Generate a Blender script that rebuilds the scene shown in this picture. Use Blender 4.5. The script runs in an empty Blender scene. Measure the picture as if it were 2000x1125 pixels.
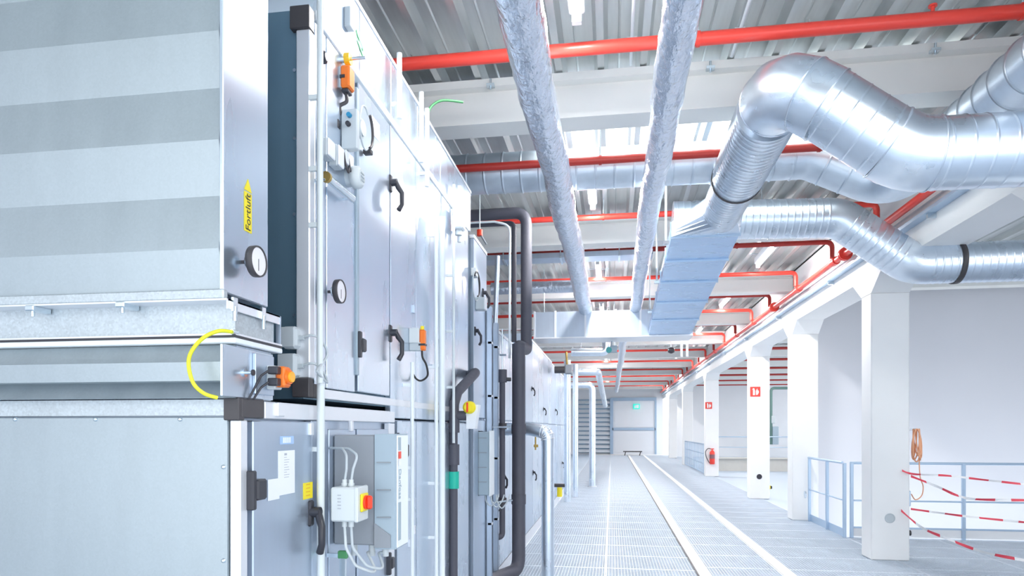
import bpy, math, random
from mathutils import Vector, Matrix, noise
R = random.Random(7)
PI = math.pi
# ------------------------------------------------------------------ camera, world, lights, exposure
F_PX, TH = 1290.0, math.atan(195 / 1290.0)
CT, ST = math.cos(TH), math.sin(TH)
EYE = 1.6
scene = bpy.context.scene
cam_d = bpy.data.cameras.new('camera')
cam = bpy.data.objects.new('camera', cam_d)
scene.collection.objects.link(cam)
cam.location = (0, 0, EYE)
cam.rotation_euler = (PI / 2, 0, TH)
cam_d.sensor_width = 36
cam_d.lens = 36 * F_PX / 2000
cam_d.shift_y = (838 - 562.5) / 2000
cam_d.clip_start = 0.05
scene.camera = cam
world = bpy.data.worlds.new('world'); scene.world = world
world.use_nodes = True
world.node_tree.nodes['Background'].inputs[0].default_value = (0.88, 0.94, 1.0, 1)
world.node_tree.nodes['Background'].inputs[1].default_value = 1.5
scene.view_settings.view_transform = 'Standard'
scene.view_settings.look = 'None'
scene.view_settings.gamma = 1.0
scene.view_settings.use_curve_mapping = False
scene.view_settings.exposure = 0.86

def area(x, y, z, sx, sy, power, col=(1, 0.98, 0.96)):
    l = bpy.data.lights.new('tube_light', 'AREA'); l.shape = 'RECTANGLE'
    l.size = sx; l.size_y = sy; l.energy = power; l.color = col
    o = bpy.data.objects.new('tube_light', l); o.location = (x, y, z)
    scene.collection.objects.link(o)
LAMPS_AISLE = [(-0.22, 3.6), (-0.22, 7.2), (-0.22, 11.0), (-0.22, 14.6), (-0.22, 17.3), (-0.22, 20.75), (-0.22, 25.1), (-0.22, 31.2), (-0.22, 35.0)]
LAMPS_RIGHT = [(2.2, 0.8), (2.3, 10.4), (2.3, 14.0), (2.3, 18.0), (2.3, 24.0), (2.3, 31.0), (2.3, 38.2)]
LAMPS_BAY = [(6.0, 3.0), (6.0, 6.4), (6.5, 16.0), (6.5, 22.0), (6.5, 28.0), (6.5, 34.0)]
for x, y in LAMPS_AISLE: area(x, y, 4.13, 0.12, 1.3, 40)
for x, y in LAMPS_RIGHT: area(x, y, 4.13, 0.12, 1.3, 45)
for x, y in LAMPS_BAY: area(x, y, 4.0, 0.4, 1.3, 45 if y > 13 else 22)

# ------------------------------------------------------------------ helpers
def Wp(px, py, X=None, Y=None, Z=None):
    """point of the place seen at that photo position, on the plane X=, Y= or Z="""
    u = (px - 1000) / F_PX; v = (838 - py) / F_PX
    dx, dy = u * CT - ST, u * ST + CT
    t = X / dx if X is not None else (Y / dy if Y is not None else (Z - EYE) / v)
    return Vector((dx * t, dy * t, EYE + v * t))
def yw(px, X=-1.175):
    return Wp(px, 838, X=X).y

class MB:
    def __init__(s): s.v = []; s.f = []; s.sm = []; s.mi = []
    def add(s, vs, fs, smooth=False, mi=0):
        n = len(s.v); s.v += [tuple(p) for p in vs]
        for f in fs: s.f.append(tuple(i + n for i in f)); s.sm.append(smooth); s.mi.append(mi)
        return s
    def box(s, x0, x1, y0, y1, z0, z1, b=0.0, mi=0):
        if b <= 0:
            vs = [(x, y, z) for x in (x0, x1) for y in (y0, y1) for z in (z0, z1)]
            return s.add(vs, [(0, 1, 3, 2), (4, 6, 7, 5), (0, 4, 5, 1), (2, 3, 7, 6), (0, 2, 6, 4), (1, 5, 7, 3)], mi=mi)
        c = ((x0 + x1) / 2, (y0 + y1) / 2, (z0 + z1) / 2); h = ((x1 - x0) / 2, (y1 - y0) / 2, (z1 - z0) / 2)
        b = min(b, *[k * 0.8 for k in h]); vs = []; idx = {}
        for sx in (-1, 1):
            for sy in (-1, 1):
                for sz in (-1, 1):
                    for a in range(3):
                        p = [h[0] - b, h[1] - b, h[2] - b]; p[a] = h[a]
                        idx[(sx, sy, sz, a)] = len(vs)
                        vs.append((c[0] + sx * p[0], c[1] + sy * p[1], c[2] + sz * p[2]))
        fs = []
        for a in range(3):
            o = [k for k in range(3) if k != a]
            for sg in (-1, 1):
                q = []
                for s1, s2 in ((-1, -1), (1, -1), (1, 1), (-1, 1)):
                    k = [0, 0, 0]; k[a] = sg; k[o[0]] = s1; k[o[1]] = s2; q.append(idx[(*k, a)])
                fs.append(tuple(q))
        for a in range(3):
            o = [k for k in range(3) if k != a]
            for s1 in (-1, 1):
                for s2 in (-1, 1):
                    k0 = [0, 0, 0]; k0[o[0]] = s1; k0[o[1]] = s2; k1 = list(k0); k0[a] = -1; k1[a] = 1
                    fs.append((idx[(*k0, o[0])], idx[(*k1, o[0])], idx[(*k1, o[1])], idx[(*k0, o[1])]))
        for sx in (-1, 1):
            for sy in (-1, 1):
                for sz in (-1, 1): fs.append(tuple(idx[(sx, sy, sz, a)] for a in range(3)))
        return s.add(vs, fs, mi=mi)
    def prism(s, poly, a0, a1, axis='y', mi=0):
        """poly in the two other axes (in xyz order), extruded along axis"""
        def P(p, a):
            return {'x': (a, p[0], p[1]), 'y': (p[0], a, p[1]), 'z': (p[0], p[1], a)}[axis]
        n = len(poly)
        vs = [P(p, a0) for p in poly] + [P(p, a1) for p in poly]
        fs = [(i, (i + 1) % n, (i + 1) % n + n, i + n) for i in range(n)] + [tuple(range(n))[::-1], tuple(range(n, 2 * n))]
        return s.add(vs, fs, mi=mi)
    def ring_tube(s, pts, rads, n=20, caps=True, smooth=True, wob=None, mi=0):
        pts = [Vector(p) for p in pts]; m = len(pts)
        T = []
        for i in range(m):
            a = pts[i] - pts[i - 1] if i else pts[1] - pts[0]
            b = pts[i + 1] - pts[i] if i < m - 1 else a
            if a.length < 1e-9: a = b
            t = a.normalized() + b.normalized()
            tt = t.normalized() if t.length > 1e-6 else b.normalized()
            if T and tt.dot(T[-1]) < 0: tt = -tt
            T.append(tt)
        up = Vector((0, 0, 1)) if abs(T[0].z) < 0.9 else Vector((0, 1, 0))
        N = (up - T[0] * up.dot(T[0])).normalized()
        vs = []
        for i in range(m):
            N = (N - T[i] * N.dot(T[i])).normalized(); B = T[i].cross(N)
            for k in range(n):
                a = 2 * PI * k / n; r = rads[i]
                if wob: r *= 1 + wob(pts[i], a)
                vs.append(pts[i] + (N * math.cos(a) + B * math.sin(a)) * r)
        fs = [(i * n + k, i * n + (k + 1) % n, (i + 1) * n + (k + 1) % n, (i + 1) * n + k) for i in range(m - 1) for k in range(n)]
        s.add(vs, fs, smooth, mi)
        if caps:
            s.add([vs[k] for k in range(n)], [tuple(range(n))[::-1]], mi=mi)
            s.add([vs[(m - 1) * n + k] for k in range(n)], [tuple(range(n))], mi=mi)
        return s
    def tube(s, path, r, n=12, fil=0.0, steps=5, mi=0, caps=True):
        p = fillet(path, fil, steps) if fil > 0 else path
        return s.ring_tube(p, [r] * len(p), n, caps, mi=mi)
    def cyl(s, p0, p1, r, n=16, r1=None, mi=0):
        return s.ring_tube([p0, p1], [r, r if r1 is None else r1], n, mi=mi)
    def build(s, name, mat, parent=None, loc=None):
        me = bpy.data.meshes.new(name)
        if parent is not None: off = parent['_o']
        else: off = loc if loc is not None else (0, 0, 0)
        me.from_pydata([(v[0] - off[0], v[1] - off[1], v[2] - off[2]) for v in s.v], [], s.f)
        me.polygons.foreach_set('use_smooth', s.sm)
        me.polygons.foreach_set('material_index', s.mi)
        for m in (mat if isinstance(mat, (list, tuple)) else [mat]): me.materials.append(m)
        me.update()
        import bmesh
        bm = bmesh.new(); bm.from_mesh(me); bmesh.ops.recalc_face_normals(bm, faces=bm.faces); bm.to_mesh(me); bm.free()
        o = bpy.data.objects.new(name, me); scene.collection.objects.link(o)
        if parent is not None: o.parent = parent
        else: o.location = off
        o['_o'] = off
        return o

def fillet(path, rad, steps=5):
    P = [Vector(p) for p in path]; out = [P[0]]
    for i in range(1, len(P) - 1):
        a, b, c = P[i - 1], P[i], P[i + 1]
        d1 = (a - b); d2 = (c - b)
        ang = d1.angle(d2)
        if ang > 3.1: out.append(b); continue
        t = min(rad / math.tan(ang / 2), d1.length * 0.48, d2.length * 0.48)
        s, e = b + d1.normalized() * t, b + d2.normalized() * t
        for k in range(steps + 1):
            w = k / steps
            out.append(s * (1 - w) ** 2 + b * 2 * w * (1 - w) + e * w ** 2)
    out.append(P[-1]); return out

def thing(name, label, cat, loc=(0, 0, 0), group=None):
    o = bpy.data.objects.new(name, None); scene.collection.objects.link(o)
    o.location = loc; o['_o'] = tuple(loc); o.empty_display_size = 0.1
    return tag(o, label, cat, group)
def tag(o, label, cat, group=None):
    o['label'] = label; o['category'] = cat
    if group: o['group'] = group
    return o
def struct(o): o['kind'] = 'structure'; return o
def text(s, size, M, mat, parent, name='lettering'):
    c = bpy.data.curves.new('lettering', 'FONT'); c.body = s; c.size = size; c.align_x = 'CENTER'; c.align_y = 'CENTER'; c.extrude = 0.0006
    t = bpy.data.objects.new('lettering', c); scene.collection.objects.link(t)
    me = bpy.data.meshes.new_from_object(t.evaluated_get(bpy.context.evaluated_depsgraph_get()))
    bpy.data.objects.remove(t)
    me.transform(Matrix.Translation(-Vector(parent['_o'])) @ M)
    me.materials.clear(); me.materials.append(mat)
    o = bpy.data.objects.new(name, me); scene.collection.objects.link(o); o.parent = parent; o['_o'] = parent['_o']
    return o

# ------------------------------------------------------------------ materials
def mat(name, col, rough=0.5, metal=0.0, var=0.0, vscale=6.0, bump=0.0, bscale=20.0, streak=None, emit=None, estr=0.0, spangle=0.0, spec=0.5):
    m = bpy.data.materials.new(name); m.use_nodes = True
    nt = m.node_tree; n = nt.nodes; p = n['Principled BSDF']; L = nt.links
    p.inputs['Base Color'].default_value = (*col, 1); p.inputs['Roughness'].default_value = rough
    p.inputs['Metallic'].default_value = metal; p.inputs['Specular IOR Level'].default_value = spec
    if emit:
        p.inputs['Emission Color'].default_value = (*emit, 1); p.inputs['Emission Strength'].default_value = estr
    if var or bump or spangle:
        tc = n.new('ShaderNodeTexCoord'); mp = n.new('ShaderNodeMapping'); L.new(tc.outputs['Object'], mp.inputs[0])
        if streak: mp.inputs['Scale'].default_value = streak
    if var or spangle:
        nz = n.new('ShaderNodeTexNoise'); nz.inputs['Scale'].default_value = vscale; nz.inputs['Detail'].default_value = 3
        L.new(mp.outputs[0], nz.inputs['Vector'])
        mr = n.new('ShaderNodeMapRange'); mr.inputs[1].default_value = 0.15; mr.inputs[2].default_value = 0.85
        mr.inputs[3].default_value = 1 - var; mr.inputs[4].default_value = 1 + var * 0.6
        L.new(nz.outputs[0], mr.inputs[0]); last = mr.outputs[0]
        if spangle:
            vo = n.new('ShaderNodeTexVoronoi'); vo.inputs['Scale'].default_value = 150; L.new(tc.outputs['Object'], vo.inputs['Vector'])
            bw = n.new('ShaderNodeRGBToBW'); L.new(vo.outputs['Color'], bw.inputs[0])
            m2 = n.new('ShaderNodeMapRange'); m2.inputs[3].default_value = 1 - spangle; m2.inputs[4].default_value = 1 + spangle
            L.new(bw.outputs[0], m2.inputs[0])
            mm = n.new('ShaderNodeMath'); mm.operation = 'MULTIPLY'; L.new(last, mm.inputs[0]); L.new(m2.outputs[0], mm.inputs[1]); last = mm.outputs[0]
        vm = n.new('ShaderNodeVectorMath'); vm.operation = 'SCALE'; vm.inputs[0].default_value = col
        L.new(last, vm.inputs['Scale']); L.new(vm.outputs[0], p.inputs['Base Color'])
        r2 = n.new('ShaderNodeMapRange'); r2.inputs[3].default_value = max(rough - 0.07, 0.05); r2.inputs[4].default_value = rough + 0.1
        L.new(nz.outputs[0], r2.inputs[0]); L.new(r2.outputs[0], p.inputs['Roughness'])
    if bump:
        nb = n.new('ShaderNodeTexNoise'); nb.inputs['Scale'].default_value = bscale; nb.inputs['Detail'].default_value = 4
        L.new(mp.outputs[0], nb.inputs['Vector'])
        b = n.new('ShaderNodeBump'); b.inputs['Strength'].default_value = bump; b.inputs['Distance'].default_value = 0.02
        L.new(nb.outputs[0], b.inputs['Height']); L.new(b.outputs[0], p.inputs['Normal'])
    return m
GALV_F = mat('galvanised_front', (0.44, 0.495, 0.525), 0.42, 0.75, var=0.07, vscale=4, spangle=0.03, streak=(3, 3, 0.6))
GALV_SP = mat('galvanised_spangled', (0.56, 0.61, 0.64), 0.45, 0.6, var=0.1, vscale=8, spangle=0.11)
SHEET = mat('galvanised_sheet', (0.64, 0.72, 0.82), 0.27, 0.85, var=0.05, vscale=3, bump=0.02, bscale=2.5, streak=(1.5, 1.5, 0.6))
SHEET2 = mat('galvanised_sheet_fine', (0.55, 0.63, 0.74), 0.34, 0.8, var=0.06, vscale=5, streak=(4, 4, 0.5))
PROF = mat('aluminium_profile', (0.84, 0.86, 0.90), 0.35, 0.5, var=0.04, vscale=8)
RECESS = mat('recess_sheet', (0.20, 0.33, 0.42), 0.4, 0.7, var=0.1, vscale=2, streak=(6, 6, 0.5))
DUCT = mat('duct_sheet', (0.78, 0.86, 0.95), 0.28, 0.9, var=0.06, vscale=7, bump=0.02, bscale=5)
DUCT2 = mat('duct_sheet_dull', (0.70, 0.78, 0.86), 0.36, 0.85, var=0.1, vscale=9, bump=0.03, bscale=6)
RECT = mat('rect_duct_sheet', (0.46, 0.62, 0.84), 0.28, 0.85, var=0.08, vscale=4, streak=(1, 5, 5))
FOIL = mat('foil_wrap', (0.72, 0.78, 0.88), 0.22, 0.9, var=0.12, vscale=14, bump=1.0, bscale=26, streak=(1, 0.6, 1))
DECK = mat('deck_sheet', (0.66, 0.69, 0.69), 0.3, 0.75, var=0.14, vscale=5, bump=0.03, bscale=3, streak=(4, 0.4, 4))
BEAM = mat('beam_paint', (0.86, 0.86, 0.83), 0.55, 0, var=0.03, vscale=2)
WHITE = mat('white_paint', (0.88, 0.885, 0.90), 0.55, 0, var=0.02, vscale=1.5)
CONC = mat('white_concrete', (0.91, 0.91, 0.905), 0.6, 0, var=0.03, vscale=2.5, bump=0.02, bscale=14)
WALLM = mat('wall_paint', (0.76, 0.765, 0.81), 0.7, 0, var=0.02, vscale=1)
WALLE = mat('end_wall_paint', (0.80, 0.82, 0.86), 0.7, 0, var=0.02, vscale=1)
TAN = mat('tan_plinth', (0.62, 0.60, 0.56), 0.8, 0, var=0.05)
RED = mat('red_paint', (0.86, 0.065, 0.045), 0.3, 0)
REDD = mat('dark_red_paint', (0.45, 0.03, 0.022), 0.35, 0)
GRATE = mat('grating_steel', (0.74, 0.80, 0.87), 0.42, 0.45, var=0.1, vscale=3)
SUBF = mat('underfloor', (0.48, 0.56, 0.67), 0.6, 0)
BAND = mat('floor_band', (0.88, 0.88, 0.87), 0.5, 0)
FLOORP = mat('bay_floor', (0.52, 0.61, 0.72), 0.45, 0, var=0.06, vscale=1)
RAILM = mat('railing_steel', (0.50, 0.63, 0.78), 0.35, 0.5)
BLACK = mat('black_plastic', (0.035, 0.035, 0.045), 0.35)
DARK = mat('dark_corner_cap', (0.06, 0.055, 0.06), 0.45)
RUBBER = mat('insulation_rubber', (0.085, 0.085, 0.11), 0.55, 0, bump=0.1, bscale=30)
PLG = mat('grey_plastic', (0.52, 0.57, 0.60), 0.4)
PLGL = mat('light_grey_plastic', (0.68, 0.72, 0.73), 0.4)
VFDG = mat('drive_grey', (0.30, 0.325, 0.36), 0.4)
VFDB = mat('drive_blue_grey', (0.36, 0.45, 0.52), 0.4)
COND = mat('conduit_pvc', (0.70, 0.75, 0.76), 0.35)
CONDW = mat('conduit_white', (0.84, 0.89, 0.92), 0.35)
ORANGE = mat('orange_plastic', (0.92, 0.20, 0.02), 0.35)
YELL = mat('yellow_plastic', (0.93, 0.76, 0.02), 0.4)
REDP = mat('red_plastic', (0.90, 0.06, 0.02), 0.35)
GREEN = mat('green_tape', (0.01, 0.50, 0.36), 0.4)
GRNW = mat('green_wire', (0.08, 0.30, 0.12), 0.4)
YGR = mat('yellow_green_wire', (0.78, 0.78, 0.03), 0.4)
WLAB = mat('white_label', (0.88, 0.90, 0.94), 0.5)
BLAB = mat('blue_label', (0.40, 0.58, 0.85), 0.5)
GLASSW = mat('gauge_face', (0.88, 0.86, 0.88), 0.2)
BRASS = mat('brass', (0.55, 0.38, 0.12), 0.3, 0.9)
STEEL = mat('bright_steel', (0.70, 0.78, 0.84), 0.22, 0.95)
INK = mat('ink', (0.03, 0.03, 0.03), 0.6)
INKG = mat('grey_ink', (0.45, 0.47, 0.52), 0.6)
LAMPM = mat('lamp_tube', (1, 1, 1), 0.5, emit=(1, 1, 1), estr=22.0)
SKYL = mat('roof_light_pane', (0.95, 0.95, 0.95), 0.5, emit=(0.96, 1.0, 0.98), estr=2.6)
PEACH = mat('orange_cord', (0.90, 0.45, 0.26), 0.45)
EXITM = mat('exit_sign_green', (0.02, 0.62, 0.50), 0.5, emit=(0.02, 0.62, 0.5), estr=0.4)
LOUV = mat('louvre_blade', (0.85, 0.90, 0.95), 0.4, 0.2)
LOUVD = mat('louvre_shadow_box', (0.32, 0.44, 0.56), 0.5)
DOORM = mat('door_leaf', (0.74, 0.77, 0.82), 0.55)
DOORF = mat('door_frame', (0.36, 0.48, 0.62), 0.5)

# ------------------------------------------------------------------ floor
bays = []
flo = MB().box(-5, 9.5, -3, 10.3, -0.62, -0.5).box(-5, 3.42, 10.3, 42, -0.62, -0.5).build('floor', SUBF)
struct(flo)
COLX = [(-1.17, -0.07), (-0.07, 0.945), (1.065, 1.855), (1.985, 3.42)]
PIT = 0.76
def grate_mesh(w, d):
    m = MB(); e = 0.013
    m.box(0, w, 0, e, -0.03, 0.001).box(0, w, d - e, d, -0.03, 0.001).box(0, e, e, d - e, -0.03, 0.001).box(w - e, w, e, d - e, -0.03, 0.001)
    nx = int(w / 0.034); ny = int(d / 0.034)
    for i in range(1, ny): y = i * d / ny; m.box(e, w - e, y - 0.002, y + 0.002, -0.028, -0.001)
    for i in range(1, nx): x = i * w / nx; m.box(x - 0.0022, x + 0.0022, e, d - e, -0.028, -0.002)
    return m
for (xa, xb) in COLX:
    w = xb - xa - 0.004; y = 1.6 + (0.0 if xa < 1 else 0.22); k = 0
    o0 = grate_mesh(w, PIT - 0.004).build('grating_panel', GRATE, flo)
    while y < 41.2:
        o = o0 if k == 0 else o0.copy()
        if k: scene.collection.objects.link(o); o.parent = flo
        o.location = (xa + 0.002, y, 0); y += PIT; k += 1
o0 = None
for xa in (3.425, 4.63, 5.835, 7.04):
    y = 5.1
    while y < 10.2:
        if o0 is None: o0 = grate_mesh(1.196, PIT - 0.004).build('grating_panel', GRATE, flo); o = o0
        else: o = o0.copy(); scene.collection.objects.link(o); o.parent = flo
        o.location = (xa + 0.002, y, 0); y += PIT
# carrying frame under the gratings
m = MB()
for y in [1.6 + PIT * 2 * i for i in range(27)]: m.box(-1.17, 3.42, y - 0.03, y + 0.03, -0.5, -0.034)
m.build('carrying_beam', GRATE, flo)['kind'] = 'stuff'
for xa, lab in ((0.945, 'left'), (1.855, 'right')):
    b = MB().box(xa, xa + 0.12, 1.6, 40.9, -0.02, 0.012, 0.004)
    o = b.build('trim_1' if lab == 'left' else 'trim_2', BAND); struct(o)
struct(MB().box(0.93, 0.942, 1.6, 40.9, -0.03, 0.004).build('trim_3', DARK))
struct(MB().box(-5, -1.172, -2, 41.9, -0.6, 0.0).build('floor_plinth', FLOORP))
# bay floor right of the columns, far end
struct(MB().box(3.42, 14, 13.2, 40, -0.3, -0.01).build('floor_bay', FLOORP))
struct(MB().box(-1.2, 3.4, 40.9, 42, -0.3, 0.03).build('floor_landing', WHITE))

# ------------------------------------------------------------------ ceiling deck
ceil = MB().box(-5.2, 14, -3, 42, 4.52, 4.6).build('ceiling', DECK); struct(ceil)
PW = 0.317
def deck_sheet(nr, y0, y1):
    m = MB(); prof = []
    for i in range(nr):
        x = i * PW
        prof += [(x, 4.43), (x + 0.07, 4.43), (x + 0.078, 4.424), (x + 0.09, 4.43), (x + 0.21, 4.43), (x + 0.238, 4.345), (x + 0.288, 4.345)]
    prof.append((nr * PW, 4.43))
    vs = [(p[0], y, p[1]) for y in (y0, y1) for p in prof]; n = len(prof)
    # thin sheet with thickness
    vs += [(v[0], v[1], v[2] + 0.004) for v in vs]
    fs = [(i, i + 1, n + i + 1, n + i) for i in range(n - 1)] + [(2 * n + i, 3 * n + i, 3 * n + i + 1, 2 * n + i + 1) for i in range(n - 1)]
    m.add(vs, fs); return m
k = 0; x = -5.1
d0 = None
while x < 13.5:
    if d0 is None: d0 = deck_sheet(3, -3, 41.9).build('deck_sheet', DECK, ceil); o = d0
    else: o = d0.copy(); scene.collection.objects.link(o); o.parent = ceil
    o.location = (x, 0, 0); x += 3 * PW

# ------------------------------------------------------------------ roof beams (along X)
BEAMY = [-1.9, 1.6, 5.1, 8.6, 12.1, 15.6, 19.1, 22.6, 26.1, 29.6, 33.1, 36.6, 40.1]
names = {5.1: 'pale roof crossbeam nearest the camera, right behind the first bright red pipe',
         8.6: 'pale roof crossbeam second from the camera, behind the two hanging black pipes',
         12.1: 'pale roof crossbeam third from the camera, just above the white plenum box'}
ordn = ['fourth', 'fifth', 'sixth', 'seventh', 'eighth', 'ninth', 'tenth', 'eleventh']
def beam_mb(x0, x1, y):
    m = MB()
    prof = [(y, 4.0), (y + 0.24, 4.0), (y + 0.24, 4.335), (y - 0.03, 4.335), (y - 0.03, 4.275), (y + 0.03, 4.262), (y + 0.03, 4.235), (y, 4.225)]
    m.prism(prof, x0, x1, 'x'); return m
j = 0
for y in BEAMY:
    t = beam_mb(-5.0, 3.12, y).build('roof_beam', BEAM)
    if y in names: lab = names[y]
    elif y < 5: lab = 'pale roof crossbeam over the camera position, before the first visible one' if y > 0 else 'pale roof crossbeam behind the camera'
    else: lab = 'pale roof crossbeam, %s counted from the camera over the aisle' % ordn[j]; j += 1
    tag(t, lab, 'beam', 'roof crossbeams over the aisle')
j = 0
for y in BEAMY[4:]:
    t = beam_mb(3.59, 13.5, y).build('roof_beam', BEAM)
    tag(t, 'pale roof crossbeam in the right bay, %s behind the white partition wall' % (['first', 'second', 'third', 'fourth', 'fifth', 'sixth', 'seventh', 'eighth', 'ninth'][j]), 'beam', 'roof crossbeams in the right bay'); j += 1
# tiny beam clamps on the first beam
for x in (-0.93, 0.72, 2.25):
    t = thing('beam_clamp', 'small steel clamp on the first crossbeam, ' + {-0.93: 'beside the air handler', 0.72: 'between the two foil pipes', 2.25: 'above the big duct elbow'}[x], 'clamp', (x, 5.06, 4.27), 'beam clamps on the first crossbeam')
    MB().box(x - 0.03, x + 0.03, 5.02, 5.068, 4.255, 4.275).build('jaw', STEEL, t)
    MB().cyl((x, 5.04, 4.235), (x, 5.04, 4.315), 0.009, 8).build('bolt', STEEL, t)

# ------------------------------------------------------------------ columns and girder
X0, X1 = 3.13, 3.57
COLY = [5.15, 8.63, 12.2, 15.8, 23.1, 30.3, 37.5]
CD = 0.32
prof = [(-2, 4.33), (-2, 3.47)]
for y in COLY: prof += [(y - 0.30, 3.47), (y - 0.02, 3.27), (y - 0.02, 3.22), (y + CD + 0.02, 3.22), (y + CD + 0.02, 3.27), (y + CD + 0.3, 3.47)]
prof += [(42, 3.47), (42, 4.33)]
# girder as a prism over simple convex pieces
g = MB().box(X0, X1, -2, 42, 3.47, 4.33)
for y in COLY:
    g.prism([(y - 0.30, 3.472), (y, 3.26), (y + CD, 3.26), (y + CD + 0.3, 3.472)], X0, X1, 'x')
g.box(X0 - 0.03, X0 + 0.01, -2, 42, 3.86, 3.885)
struct(g.build('trim_girder', CONC))
clab = ['white concrete column at the right edge, nearest', 'white concrete column with barrier tape and hanging orange cord', 'white concrete column beside the white partition wall and short blue railing',
        'white concrete column with red fire sign and dark round hole', 'white concrete column carrying the red fire extinguisher',
        'slim looking white concrete column behind the extinguisher column', 'farthest white concrete column near the end wall']
cols = []
for y, lab in zip(COLY, clab):
    t = thing('column', lab, 'column', ((X0 + X1) / 2, y + CD / 2, 0), 'white concrete columns')
    MB().box(X0 + 0.001, X1 - 0.001, y, y + CD, 0.0, 3.262, 0.012).build('shaft', CONC, t); cols.append(t)
# round steel sockets in the columns
for (px, py, ci, ml) in ((1738, 1012, 1, PLG), (1483, 931, 3, BLACK)):
    y = COLY[ci]; p = Wp(px, py, Y=y)
    r = 0.055
    pts = [(p.x, y - 0.004, p.z), (p.x, y + 0.002, p.z)]
    MB().ring_tube([(p.x, y + 0.001, p.z), (p.x, y - 0.006, p.z), (p.x, y - 0.006, p.z), (p.x, y - 0.002, p.z)], [r * 1.08, r * 1.08, r * 0.9, r * 0.85], 24, caps=True).build('socket_cap', ml, cols[ci])
p = Wp(1573, 966, X=X0); MB().cyl((X0 + 0.002, p.y, p.z), (X0 - 0.01, p.y, p.z), 0.06, 20).build('socket_cap', STEEL, cols[2])

# walls
struct(MB().box(3.78, 9.6, 12.95, 13.15, -1.5, 4.33).build('wall_right', WALLM))
struct(MB().box(9.5, 9.6, -2.0, 12.95, -1.5, 4.33).build('wall_side', WALLM))
struct(MB().box(-5.2, -5.0, -3, 42, -0.6, 4.5).build('wall_left', WALLM))
struct(MB().box(3.6, 14, 39.6, 39.8, -0.6, 4.33).build('wall_bay', WHITE))
struct(MB().box(-5, 3.13, 41.9, 42.1, -0.6, 4.5).build('wall_end', WALLE))
struct(MB().box(3.6, 14, 26.3, 26.6, -0.3, 0.46).box(3.6, 14, 26.2, 26.7, 0.46, 0.5).build('wall_low', TAN))
struct(MB().box(3.46, 9.5, 12.0, 12.95, -1.5, -1.3).build('floor_pit', FLOORP))
struct(MB().box(3.42, 9.5, 10.3, 10.34, -0.5, -0.002).build('trim_4', GRATE))

# ------------------------------------------------------------------ lamps
def lamp(x, y, lab, grp):
    t = thing('tube_lamp', lab, 'lamp', (x, y, 4.28), grp)
    MB().box(x - 0.05, x + 0.05, y - 0.62, y + 0.62, 4.235, 4.338, 0.01).build('housing', WHITE, t)
    MB().cyl((x, y - 0.58, 4.205), (x, y + 0.58, 4.205), 0.026, 12).build('tube', LAMPM, t)
    for s in (-1, 1): MB().box(x - 0.17, x + 0.17, y + s * 0.4 - 0.02, y + s * 0.4 + 0.02, 4.337, 4.345).build('bracket', STEEL, t)
    for s in (-1, 1): MB().box(x - 0.03, x + 0.03, y + s * 0.6 - 0.02, y + s * 0.6 + 0.02, 4.17, 4.24).build('end_cap', WHITE, t)
o9 = ['first', 'second', 'third', 'fourth', 'fifth', 'sixth', 'seventh', 'eighth', 'ninth']
for i, (x, y) in enumerate(LAMPS_AISLE): lamp(x, y, 'lit fluorescent tube lamp in the row between the foil pipes, %s from the camera' % o9[i], 'tube lamps between the foil pipes')
for i, (x, y) in enumerate(LAMPS_RIGHT): lamp(x, y, 'lit fluorescent tube lamp in the row beside the columns, %s from the camera' % o9[i], 'tube lamps beside the columns')
# roof light strip behind the first beam
t = thing('roof_light', 'bright white roof light strip behind the first crossbeam', 'skylight', (1, 6.1, 4.34))
x = -0.97 + PW * 0.55; x = -5.1 + PW * 14
for i in range(10):
    xx = x + i * PW - 0.035
    MB().box(xx, xx + 0.212, 5.45, 6.9, 4.414, 4.421).build('pane', SKYL, t)

# ------------------------------------------------------------------ red sprinkler pipes
PY = [4.4, 5.80, 7.92, 9.44, 11.2, 13.0, 14.6, 16.5, 18.1, 19.9, 21.6, 23.3, 25.0, 26.8, 28.5, 30.3, 32.0, 33.8, 35.5, 37.3, 39.0]
for i, y in enumerate(PY):
    r = 0.042 if i == 0 else 0.034; z = 4.12 if i != 1 else 3.94
    x0, xe = -4.9, 2.93
    if i == 0: xe = 6.2
    if i == 1: xe = 2.2
    if i < 8: pos = ['first, long and brightest across the top', 'second, in front of the round silver duct', 'third, ahead of the second crossbeam', 'fourth, ending in a drop above the angled duct', 'fifth, ending in a drop beside the stepped duct', 'sixth, just above the white plenum', 'seventh, below the plenum edge', 'eighth from the camera'][i]
    else: pos = ['ninth', 'tenth', 'eleventh', 'twelfth', 'thirteenth', 'fourteenth', 'fifteenth', 'sixteenth', 'seventeenth', 'eighteenth', 'nineteenth', 'twentieth', 'twenty-first'][i - 8] + ' counted from the camera'
    t = thing('sprinkler_pipe', 'red sprinkler pipe across the aisle ceiling, ' + pos, 'pipe', (1, y, z), 'red sprinkler pipes over the aisle')
    path = [(x0, y, z), (xe, y, z)] + ([(xe, y, 3.9)] if i > 1 else [])
    mm = RED if i % 2 == 0 else REDD
    MB().tube(path, r, 12, fil=0.08 if i > 1 else 0).build('pipe_run', mm, t)
    for xc in ((-0.1, 1.7) if i else (-0.5, 0.55, 2.45, 3.6)):
        MB().cyl((xc - 0.012, y, z), (xc + 0.012, y, z), r + 0.007, 12).build('pipe_clip', mm if i else RED, t)
        MB().cyl((xc, y, z + r), (xc, y, 4.37), 0.006, 6).build('hanger_rod', STEEL, t)
    if i == 0:
        for xc in (1.95,):
            s = MB().cyl((xc, y, z + r - 0.01), (xc, y, z + 0.075), 0.012, 8).cyl((xc, y, z + 0.075), (xc, y, z + 0.085), 0.025, 12)
            s.build('sprinkler_head', RED, t)
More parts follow.
